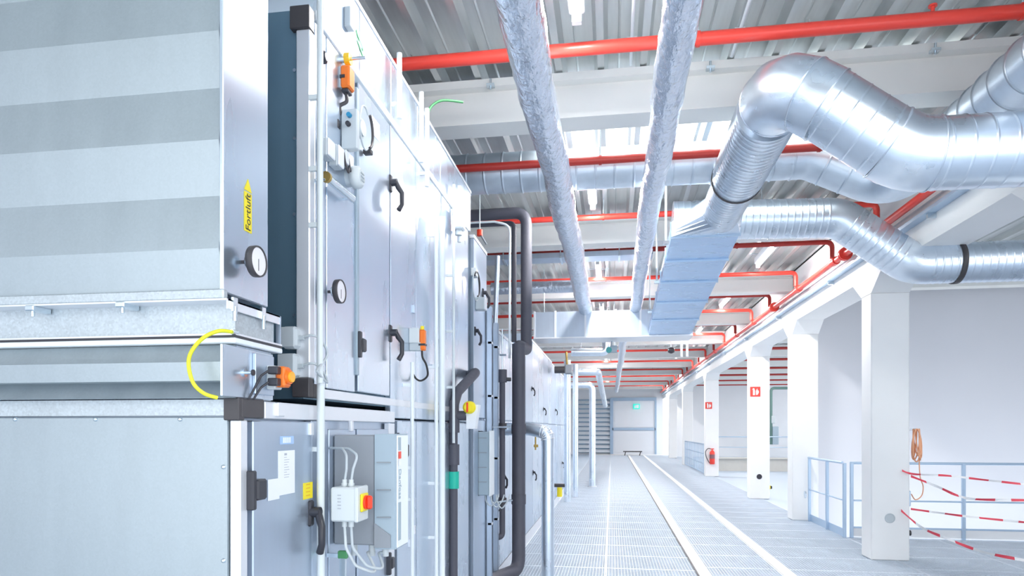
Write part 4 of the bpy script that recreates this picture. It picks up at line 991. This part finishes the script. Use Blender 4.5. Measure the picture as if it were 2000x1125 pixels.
for k, (px, py) in enumerate(((948, 834), (951, 983))):
    q = P(px, py, 6.3)
    t = thing('shutoff_valve', 'round red valve knob %s the second drive box' % ('above right of' if k == 0 else 'below right of'), 'valve', tuple(q), 'red valve knobs')
    MB().ring_tube([(q.x, q.y - 0.01, q.z), (q.x, q.y - 0.05, q.z), (q.x, q.y - 0.055, q.z)], [0.026, 0.028, 0.015], 16).build('knob', REDP, t)
    MB().cyl((q.x, q.y - 0.01, q.z), (q.x + 0.2, q.y + 0.3, q.z), 0.010, 8).build('stem', STEEL, t)
# silver elbow duct down to the floor
q = P(1070, 850, 7.0)
t = thing('elbow_duct', 'silver vertical duct with white segmented elbow beside the black pipes', 'duct', (q.x, 7.0, 0))
MB().cyl((q.x, 7.0, 0.0), (q.x, 7.0, 1.44), 0.068, 24).build('duct_wall', DUCT, t)
path = fillet([(q.x, 7.0, 1.42), (q.x, 7.0, 1.56), (q.x - 0.2, 7.05, 1.60), (q.x - 0.48, 7.1, 1.60)], 0.14, 4)
MB().ring_tube(path, [0.07] * len(path), 24).build('elbow', DUCT, t)
for k in range(1, 6): collar(t, path[k], path[k + 1] - path[k], 0.07, 0.004, 0.005, PROF, 'seam_ring')
for z in (0.12, 1.2): collar(t, (q.x, 7.0, z), (0, 0, 1), 0.068, 0.008, 0.005, PROF, 'seam_ring')
t = thing('gas_valve', 'small brass valve with red band between black pipe and silver elbow', 'valve', tuple(P(1046, 870, 7.3)))
q = P(1046, 870, 7.3)
MB().cyl((q.x, q.y, q.z - 0.05), (q.x, q.y, q.z + 0.2), 0.009, 8).box(q.x - 0.02, q.x + 0.03, q.y - 0.01, q.y + 0.01, q.z - 0.02, q.z + 0.01, 0.004).build('body', BRASS, t)
MB().cyl((XW, q.y, q.z + 0.155), (q.x, q.y, q.z + 0.155), 0.012, 8).build('stub', STEEL, t)
MB().cyl((q.x - 0.1, q.y, q.z + 0.155), (q.x - 0.01, q.y, q.z + 0.155), 0.02, 12).build('red_band', REDP, t)
# far silver vertical pipes
far = [(1108, 14.6, 0.075, 3.12, 'left one under the plenum end'), (1124, 15.6, 0.062, 3.12, 'second one under the plenum end')]
for px, Y, r, zt, lab in far:
    x = Wp(px, 838, Y=Y).x
    t = thing('riser_pipe', 'silver vertical riser duct in the distance, ' + lab, 'pipe', (x, Y, 0), 'distant silver risers')
    MB().cyl((x, Y, 0), (x, Y, zt), r, 16).build('duct_wall', DUCT, t)
    for z in (0.3, 1.5, 2.6): collar(t, (x, Y, z), (0, 0, 1), r, 0.02, 0.01, PROF, 'seam_ring')
x = Wp(1157, 838, Y=18.5).x
t = thing('riser_pipe', 'silver vertical pipe with bent top standing free at the far grating', 'pipe', (x, 18.5, 0), 'distant silver risers')
MB().tube([(x, 18.5, 0), (x, 18.5, EYE + 1.23), (x - 0.6, 18.5, EYE + 1.23)], 0.09, 18, fil=0.16).build('duct_wall', DUCT, t)
MB().cyl((x, 18.5, 0), (x, 18.5, 0.02), 0.13, 18).build('foot_flange', PROF, t)
t = thing('cross_pipe', 'thick silver pipe under the plenum with upturned right end', 'pipe', (-0.6, 14.0, 3.2), 'silver pipes below the plenum')
a = P(1116, 688, 14); b = P(1184, 688, 14)
MB().tube([a, b, b + Vector((0, 0, 0.35))], 0.085, 18, fil=0.1).build('duct_wall', DUCT, t)
for k in (0.2, 0.9): MB().cyl((a.x + k, 14, a.z), (a.x + k, 14, 4.345), 0.01, 8).build('hanger_rod', STEEL, t)
t = thing('cross_pipe', 'lower silver pipe behind the plenum, bending towards the floor', 'pipe', (-0.6, 17.0, 3.1), 'silver pipes below the plenum')
a = P(1120, 726, 17); b = P(1168, 726, 17); c = P(1176, 771, 17)
MB().tube([a, b, c + Vector((0, 8, 0))], 0.085, 18, fil=0.1).build('duct_wall', DUCT, t)
q = P(1108, 722, 13.0)
t = thing('pump', 'small dark pump assembly under the left plenum end', 'pump', tuple(q))
MB().cyl((q.x - 0.25, 13, q.z), (q.x - 0.05, 13, q.z), 0.07, 14).build('motor', DARK, t)
MB().box(q.x - 0.05, q.x + 0.1, 12.95, 13.08, q.z - 0.09, q.z + 0.1, 0.02).build('casing', VFDG, t)
MB().cyl((q.x, 13, q.z + 0.05), (q.x - 0.02, 13, 3.12), 0.022, 10).build('pipe_stub', BRASS, t)
# green controller under plenum
q = P(1195, 682, 11.5)
t = thing('damper_actuator', 'teal capped actuator hanging under the middle of the plenum', 'actuator', tuple(q))
MB().cyl((q.x - 0.05, 11.5, q.z - 0.02), (q.x - 0.05, 11.42, q.z - 0.02), 0.05, 14).build('teal_cap', mat('teal_plastic', (0.01, 0.35, 0.35), 0.4), t)
MB().box(q.x - 0.03, q.x + 0.09, 11.45, 11.55, q.z - 0.06, q.z + 0.06, 0.01).cyl((q.x, 11.5, q.z + 0.05), (q.x, 11.5, 3.115), 0.01, 8).build('bracket', VFDB, t)
# equipment on far floor-left
q = Wp(1093, 960, X=-1.0)
t = thing('drain_trap', 'yellow and black drain valve near the distant floor edge', 'valve', (q.x, q.y, q.z))
MB().cyl((q.x - 0.15, q.y, q.z + 0.12), (q.x + 0.1, q.y, q.z + 0.12), 0.035, 12).build('valve_body', DARK, t)
MB().cyl((q.x, q.y, q.z - 0.1), (q.x, q.y, q.z + 0.08), 0.05, 14).build('yellow_cap', YELL, t)
# white hanging conduit by the black pipes
a = P(905, 436, 6.9); b = P(996, 440, 6.9); c = P(995, 700, 6.9)
t = thing('conduit', 'thin white conduit bent beside the slim black pipe', 'conduit', tuple(b))
MB().tube([a, P(965, 433, 6.9), b + Vector((0, 0, 0.0)), c], 0.012, 10, fil=0.1).build('pipe_run', CONDW, t)
q = P(937, 455, 6.6)
t = thing('pull_lever', 'small red handled lever hanging near the black pipe top', 'lever', tuple(q))
MB().cyl(q, q + Vector((0, 0, 0.5)), 0.006, 6).build('rod', CONDW, t)
MB().cyl(q - Vector((0, 0, 0.03)), q + Vector((0, 0, 0.03)), 0.03, 12).build('red_knob', REDP, t)
MB().cyl(q - Vector((-0.01, 0, 0.02)), q + Vector((0.07, 0, -0.12)), 0.010, 8).build('grip', VFDG, t)
q = P(972, 500, 7.5); q2 = P(964, 720, 7.5)
tag(MB().cyl(q, q2, 0.028, 10).build('support_post', SHEET2), 'slightly slanted silver strut left of the slim black pipe', 'post')

# ------------------------------------------------------------------ railings
def railing(label, pts, post_t, H=1.1, grp='steel railings'):
    """pts: polyline on floor"""
    t = thing('railing', label, 'railing', tuple(pts[0]), grp)
    for (h, r) in ((H, 0.020), (H * 0.5, 0.013)):
        MB().tube([Vector(p) + Vector((0, 0, h)) for p in pts], r, 12).build('hand_rail' if h == H else 'middle_rail', RAILM, t)
    for p in post_t: MB().box(p[0] - 0.022, p[0] + 0.022, p[1] - 0.022, p[1] + 0.022, p[2] - 0.0, p[2] + H - 0.0, 0.004).build('post', RAILM, t)
    return t
t = railing('short blue-grey railing running from the second column towards the taped column', [(3.39, 12.15, 0), (3.39, 10.45, 0)], [(3.39, 12.1, 0), (3.39, 11.15, 0), (3.39, 10.36, 0)])
MB().box(3.405, 3.412, 10.4, 12.15, 0.0, 0.12).build('kick_plate', RAILM, t)
t = railing('long blue-grey railing behind the barrier tape in front of the white wall', [(3.47, 10.36, 0), (9.4, 10.36, 0)], [(3.49, 10.36, 0), (5.0, 10.36, 0), (6.6, 10.36, 0), (8.2, 10.36, 0)])
MB().box(3.5, 9.4, 10.375, 10.382, 0.02, 0.14).build('kick_plate', WHITE, t)
MB().box(3.5, 9.4, 10.37, 10.39, 0.14, 0.165).build('kick_rail', RAILM, t)
t = railing('distant railing in the right bay behind the low tan wall', [(3.7, 26.45, 0.5), (13, 26.45, 0.5)], [(x, 26.45, 0.5) for x in (4, 5.4, 6.8, 8.2, 9.6, 11)], 0.8)
t = thing('mesh_gate', 'pale blue barred gate between the extinguisher column and the next one', 'gate', (3.2, 26, 0))
MB().box(3.18, 3.22, 23.6, 30.0, 1.05, 1.09).box(3.18, 3.22, 23.6, 30.0, 0.05, 0.09).build('frame', RAILM, t)
for i in range(16): y = 23.6 + i * 0.427; MB().box(3.185, 3.215, y - 0.02, y + 0.02, 0.05, 1.07).build('bar', RAILM, t)
for z in (0.38, 0.72): MB().box(3.19, 3.21, 23.6, 30.0, z, z + 0.03).build('cross_bar', RAILM, t)

# ------------------------------------------------------------------ barrier tapes
REDT = mat('tape_red', (0.85, 0.08, 0.12), 0.5); WHT = mat('tape_white', (0.92, 0.92, 0.93), 0.5)
def tape(label, pix, n=16, w=0.035):
    P3 = spline([Wp(px, py, Y=yy) for px, py, yy in pix], 8)
    L = [0]
    for a, b in zip(P3[:-1], P3[1:]): L.append(L[-1] + (b - a).length)
    m = MB()
    for i in range(len(P3) - 1):
        a, b = P3[i], P3[i + 1]; tw = math.sin(i * 0.45) * 0.7
        o = Vector((0, math.sin(tw), math.cos(tw))) * w / 2; tw2 = math.sin((i + 1) * 0.45) * 0.7; o2 = Vector((0, math.sin(tw2), math.cos(tw2))) * w / 2
        nn = Vector((0, 0.0015, 0))
        m.add([a - o - nn, a + o - nn, b + o2 - nn, b - o2 - nn, a - o + nn, a + o + nn, b + o2 + nn, b - o2 + nn], [(0, 1, 2, 3), (4, 7, 6, 5), (0, 3, 7, 4), (1, 5, 6, 2)], mi=int(L[i] / 0.17) % 2)
    o = m.build('barrier_tape', [REDT, WHT]); tag(o, label, 'tape', 'red and white barrier tapes')
tape('red and white barrier tape, topmost strand from the column', [(1762, 919, 8.60), (1785, 926, 8.58), (1850, 929, 8.5), (1920, 937, 8.45), (2010, 947, 8.4)], w=0.026)
tape('red and white barrier tape, second strand from the top, sagging past the post', [(1779, 930, 8.65), (1830, 950, 8.5), (1868, 967, 8.4), (1905, 975, 8.3), (2010, 977, 8.2)], w=0.032)
tape('red and white barrier tape, third strand from the top, nearly level', [(1779, 994, 8.65), (1830, 1001, 8.5), (1900, 1010, 8.4), (2010, 1021, 8.3)], w=0.026)
tape('red and white barrier tape, lowest strand falling to the right corner', [(1760, 997, 8.60), (1800, 1030, 8.45), (1850, 1052, 8.2), (1920, 1078, 8.0), (2010, 1096, 7.8)], w=0.034)
# orange cord coil
q = Wp(1785, 838, Y=8.75)
t = thing('cord_coil', 'coiled orange extension cord hanging on the taped column', 'cord', (q.x, 8.75, q.z))
MB().cyl((3.565, 8.75, q.z - 0.01), (q.x + 0.03, 8.75, q.z), 0.008, 8).build('hook', STEEL, t)
for k in range(7):
    cx = q.x + 0.015 + 0.012 * k; w = 0.055 + 0.008 * (k % 3); hh = 0.165 + 0.012 * (k % 4)
    pts = [(cx - 0.02 + w * 0.45 * math.cos(a), 8.75 + 0.05 * math.cos(a + k), q.z - hh + hh * math.sin(a) * (1.0)) for a in [2 * PI * i / 24 for i in range(25)]]
    MB().ring_tube(pts, [0.008] * 25, 8).build('loop', PEACH, t)
sp = spline([Wp(1795, 890, Y=8.75), Wp(1797, 930, Y=8.75), Wp(1803, 950, Y=8.75), Wp(1800, 968, Y=8.75), Wp(1788, 976, Y=8.75), Wp(1780, 965, Y=8.75)])
MB().ring_tube(sp, [0.007] * len(sp), 8).build('tail', PEACH, t)
# column foot devices
for (px, py, Y, X_, lab, mm) in ((1783, 1041, 8.8, 3.575, 'small red and black socket on the foot of the taped column', RED), (1508, 952, 15.95, 3.575, 'small yellow and black socket on the foot of the fire sign column', YELL)):
    q = Wp(px, py, Y=Y)
    t = thing('socket_outlet', lab, 'socket', (X_, Y, q.z), 'sockets on column feet')
    MB().box(X_ - 0.004, X_ + 0.035, Y - 0.05, Y + 0.05, q.z - 0.04, q.z + 0.05, 0.005).build('body', mm, t)
    MB().cyl((X_ + 0.035, Y, q.z), (X_ + 0.07, Y, q.z), 0.035, 14).build('cap', BLACK, t)
    MB().box(X_ - 0.004, X_ + 0.012, Y - 0.03, Y + 0.03, 0.05, q.z - 0.04).build('cable_duct', BLACK, t)
# socket box & grey device on taped column
q = Wp(1786, 970, Y=8.7)
t = thing('switch_box', 'small grey box on the side of the taped column, under the cord', 'switch', (3.6, 8.75, q.z))
MB().box(3.57, 3.61, 8.7, 8.78, q.z - 0.12, q.z + 0.07, 0.006).build('box_body', RAILM, t)

# fire signs + extinguisher
def sign(label, px, py, col, size):
    y = COLY[col] - 0.004; q = Wp(px, py, Y=y)
    t = thing('fire_sign', label, 'sign', (q.x, y, q.z), 'red fire extinguisher signs')
    s = size / 2
    MB().box(q.x - s, q.x + s, y - 0.006, y, q.z - s, q.z + s).build('board', RED, t)
    m = MB().box(q.x - s * 0.45, q.x - s * 0.05, y - 0.008, y - 0.006, q.z - s * 0.7, q.z + s * 0.35)
    m.box(q.x - s * 0.38, q.x - s * 0.12, y - 0.008, y - 0.006, q.z + s * 0.35, q.z + s * 0.6)
    m.prism([(q.x - s * 0.6, q.z + s * 0.35), (q.x - s * 0.45, q.z + s * 0.7), (q.x - s * 0.2, q.z + s * 0.7), (q.x - s * 0.2, q.z + s * 0.58)], y - 0.008, y - 0.006)
    m.build('extinguisher_symbol', WHT, t)
    m = MB().prism([(q.x + s * 0.15, q.z - s * 0.7), (q.x + s * 0.5, q.z - s * 0.6), (q.x + s * 0.72, q.z - s * 0.1), (q.x + s * 0.6, q.z + s * 0.35), (q.x + s * 0.5, q.z + s * 0.05), (q.x + s * 0.38, q.z + s * 0.7), (q.x + s * 0.12, q.z + s * 0.1)], y - 0.008, y - 0.006)
    m.build('flame_symbol', WHT, t)
sign('larger looking red fire extinguisher sign on the column with the round hole', 1475, 765, 3, 0.225)
sign('smaller looking red fire extinguisher sign above the red extinguisher', 1384, 792, 4, 0.225)
y = COLY[4] - 0.10; q = Wp(1391, 891, Y=y)
t = thing('fire_extinguisher', 'red fire extinguisher with black hose mounted on a far white column', 'fire extinguisher', (q.x, y, q.z - 0.28))
MB().ring_tube([(q.x, y, q.z - 0.27), (q.x, y, q.z - 0.25), (q.x, y, q.z + 0.12), (q.x, y, q.z + 0.17), (q.x, y, q.z + 0.2)], [0.07, 0.085, 0.085, 0.06, 0.03], 20).build('cylinder', RED, t)
MB().cyl((q.x, y, q.z + 0.19), (q.x, y, q.z + 0.24), 0.02, 10).box(q.x - 0.05, q.x + 0.06, y - 0.015, y + 0.015, q.z + 0.23, q.z + 0.26).build('valve_head', RED, t)
MB().cyl((q.x, y, q.z - 0.08), (q.x, y, q.z + 0.06), 0.0865, 20).build('label_band', mat('extinguisher_label', (0.25, 0.12, 0.14), 0.5), t)
sp = spline([(q.x - 0.03, y, q.z + 0.24), (q.x - 0.13, y, q.z + 0.26), (q.x - 0.21, y, q.z + 0.16), (q.x - 0.2, y, q.z), (q.x - 0.14, y, q.z - 0.14), (q.x - 0.08, y, q.z - 0.24)])
MB().ring_tube(sp, [0.013] * len(sp), 8).build('hose', DARK, t)
MB().box(q.x - 0.04, q.x + 0.04, y + 0.07, y + 0.1, q.z - 0.1, q.z + 0.1).build('wall_bracket', BLACK, t)

# ------------------------------------------------------------------ end wall : door, louvre, exit sign
y = 41.88
def zx(px, py): return Wp(px, py, Y=y)
a = zx(1196, 783); b = zx(1280, 886)
d = MB().box(a.x, b.x, y - 0.05, y + 0.02, 0.03, a.z).build('door_1', DOORM); struct(d)
mz = zx(1240, 838).z; 
MB().box(a.x - 0.1, a.x + 0.05, y - 0.12, y, 0.03, a.z + 0.1).build('door_jamb', DOORF, d); MB().box(b.x - 0.05, b.x + 0.06, y - 0.12, y, 0.03, a.z + 0.1).build('door_jamb', DOORF, d)
MB().box(a.x - 0.1, b.x + 0.06, y - 0.13, y, a.z, a.z + 0.2).build('lintel', DOORF, d)
MB().box(a.x, b.x, y - 0.12, y - 0.04, mz - 0.08, mz + 0.08).build('door_rail', DOORF, d)
MB().box(a.x + 0.12, b.x - 0.12, y - 0.07, y - 0.05, 0.15, mz - 0.12).build('door_panel', DOORM, d)
MB().box(a.x + 0.12, b.x - 0.12, y - 0.07, y - 0.05, mz + 0.12, a.z - 0.05).build('door_panel', DOORM, d)
l0 = zx(1130, 780); l1 = zx(1193, 880)
t = thing('wall_louvre', 'large slatted ventilation louvre left of the far door', 'louvre', (l0.x, y, 0))
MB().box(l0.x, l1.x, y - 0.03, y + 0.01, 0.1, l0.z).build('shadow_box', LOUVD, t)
nb = 12; st = (l0.z - 0.15) / nb
for i in range(nb):
    z = 0.15 + i * st
    MB().prism([(y - 0.24, z), (y - 0.22, z - 0.01), (y - 0.03, z + st * 0.62), (y - 0.05, z + st * 0.66)], l0.x, l1.x - 0.05, 'x').build('blade', LOUV, t)
MB().box(l1.x - 0.05, l1.x + 0.02, y - 0.25, y, 0.05, l0.z + 0.05).build('frame', DOORF, t)
q = zx(1243, 794); 
t = thing('exit_sign', 'small green exit sign high on the far door', 'sign', (q.x, y - 0.14, q.z))
MB().box(q.x - 0.2, q.x + 0.2, y - 0.16, y - 0.07, q.z - 0.16, q.z + 0.16).build('board', EXITM, t)
m = MB().box(q.x - 0.02, q.x + 0.14, y - 0.165, y - 0.16, q.z - 0.1, q.z + 0.1); m.build('door_symbol', WHT, t)
m = MB().cyl((q.x - 0.08, y - 0.17, q.z + 0.07), (q.x - 0.08, y - 0.16, q.z + 0.07), 0.025, 10).prism([(q.x - 0.12, q.z - 0.1), (q.x - 0.05, q.z - 0.1), (q.x - 0.04, q.z + 0.04), (q.x - 0.13, q.z + 0.03)], y - 0.166, y - 0.16).build('running_figure', WHT, t)
y2 = 40.6; a = Wp(1217, 881, Y=y2); b = Wp(1254, 881, Y=y2)
t = thing('trestle', 'low dark trestle bench before the far door', 'bench', ((a.x + b.x) / 2, y2, 0))
MB().box(a.x, b.x, y2 - 0.1, y2 + 0.1, 0.21, 0.27).build('top_board', DARK, t)
for x in (a.x + 0.12, b.x - 0.12):
    MB().prism([(x - 0.05, 0.0), (x + 0.0, 0.0), (x + 0.05, 0.21), (x - 0.0, 0.21)], y2 - 0.08, y2 + 0.08).build('leg', DARK, t)
# things in the far right bay : wall cabinet with conduit
q = Wp(1512, 800, Y=30); 
t = thing('wall_cabinet', 'grey cabinet with dark green riser glimpsed between the second and third columns', 'cabinet', (q.x, 30, 0.8))
a = Wp(1508, 833, Y=30); b = Wp(1520, 868, Y=30); MB().box(a.x, b.x, 29.9, 30.2, b.z, a.z, 0.02).build('cabinet_body', VFDB, t)
a = Wp(1506, 812, Y=30); b = Wp(1513, 827, Y=30); MB().box(a.x, b.x, 29.9, 30.1, b.z, a.z, 0.02).build('upper_box', PLG, t)
a = Wp(1506, 868, Y=30); b = Wp(1506, 758, Y=30); c = Wp(1540, 758, Y=30)
MB().tube([a, b, c], 0.06, 10, fil=0.15).build('riser', mat('dark_green_pipe', (0.12, 0.22, 0.2), 0.5), t)
# hanging rods and small hanging lamp in the mid distance
for k, px in enumerate((1331, 1342)):
    a = Wp(px, 657, Y=12.2); 
    tag(MB().cyl((a.x, 12.2, 2.9), (a.x, 12.2, 4.0), 0.022, 8).build('hanger_rod', CONDW), 'white hanging rod behind the stepped duct end, %s one' % ('left' if k == 0 else 'right'), 'rod', 'white hanging rods')
q = Wp(1311, 684, Y=16.3)
t = thing('ceiling_sensor', 'small black round sensor hanging under a red pipe down the aisle', 'sensor', tuple(q))
MB().ring_tube([(q.x, 16.3, q.z - 0.08), (q.x, 16.3, q.z - 0.05), (q.x, 16.3, q.z + 0.04), (q.x, 16.3, q.z + 0.07)], [0.02, 0.08, 0.08, 0.02], 16).build('dome', BLACK, t)
MB().cyl((q.x, 16.3, q.z + 0.05), (q.x, 16.3, 4.35), 0.01, 6).build('rod', CONDW, t)
# hanger frames of the stepped duct and thin wires
for k, (x, y) in enumerate(((0.55, 6.95), (0.55, 8.35), (0.55, 9.9))):
    t = thing('duct_hanger', 'white drop rod hanger left of the stepped duct, %s' % ['nearest', 'middle', 'farthest'][k], 'hanger', (x, y, 4), 'hangers of the stepped duct')
    MB().cyl((x, y, 3.5 - 0.1 * k), (x, y, 4.35), 0.012, 8).build('rod', CONDW, t)
    MB().box(x - 0.03, x + 0.03, y - 0.03, y + 0.03, 3.5 - 0.1 * k, 3.53 - 0.1 * k).build('bracket', STEEL, t)
# ceiling conduit with clips near the second lamp
for k, (px, lab) in enumerate(((1235, 'left of the right foil pipe'), (1445, 'right of the right foil pipe'))):
    a = Wp(px, 60, Z=4.32)
    t = thing('ceiling_conduit', 'thin white conduit along a deck rib, ' + lab, 'conduit', (a.x, a.y, 4.32), 'conduits along the roof deck')
    MB().cyl((a.x, 2.0, 4.318), (a.x, 5.0, 4.318), 0.012, 8).build('pipe_run', CONDW, t)
    for y in (3.4, 4.1, 4.7): MB().box(a.x - 0.035, a.x + 0.035, y - 0.012, y + 0.012, 4.30, 4.342).build('pipe_clip', CONDW, t)
for o in scene.objects:
    if '_o' in o: del o['_o']
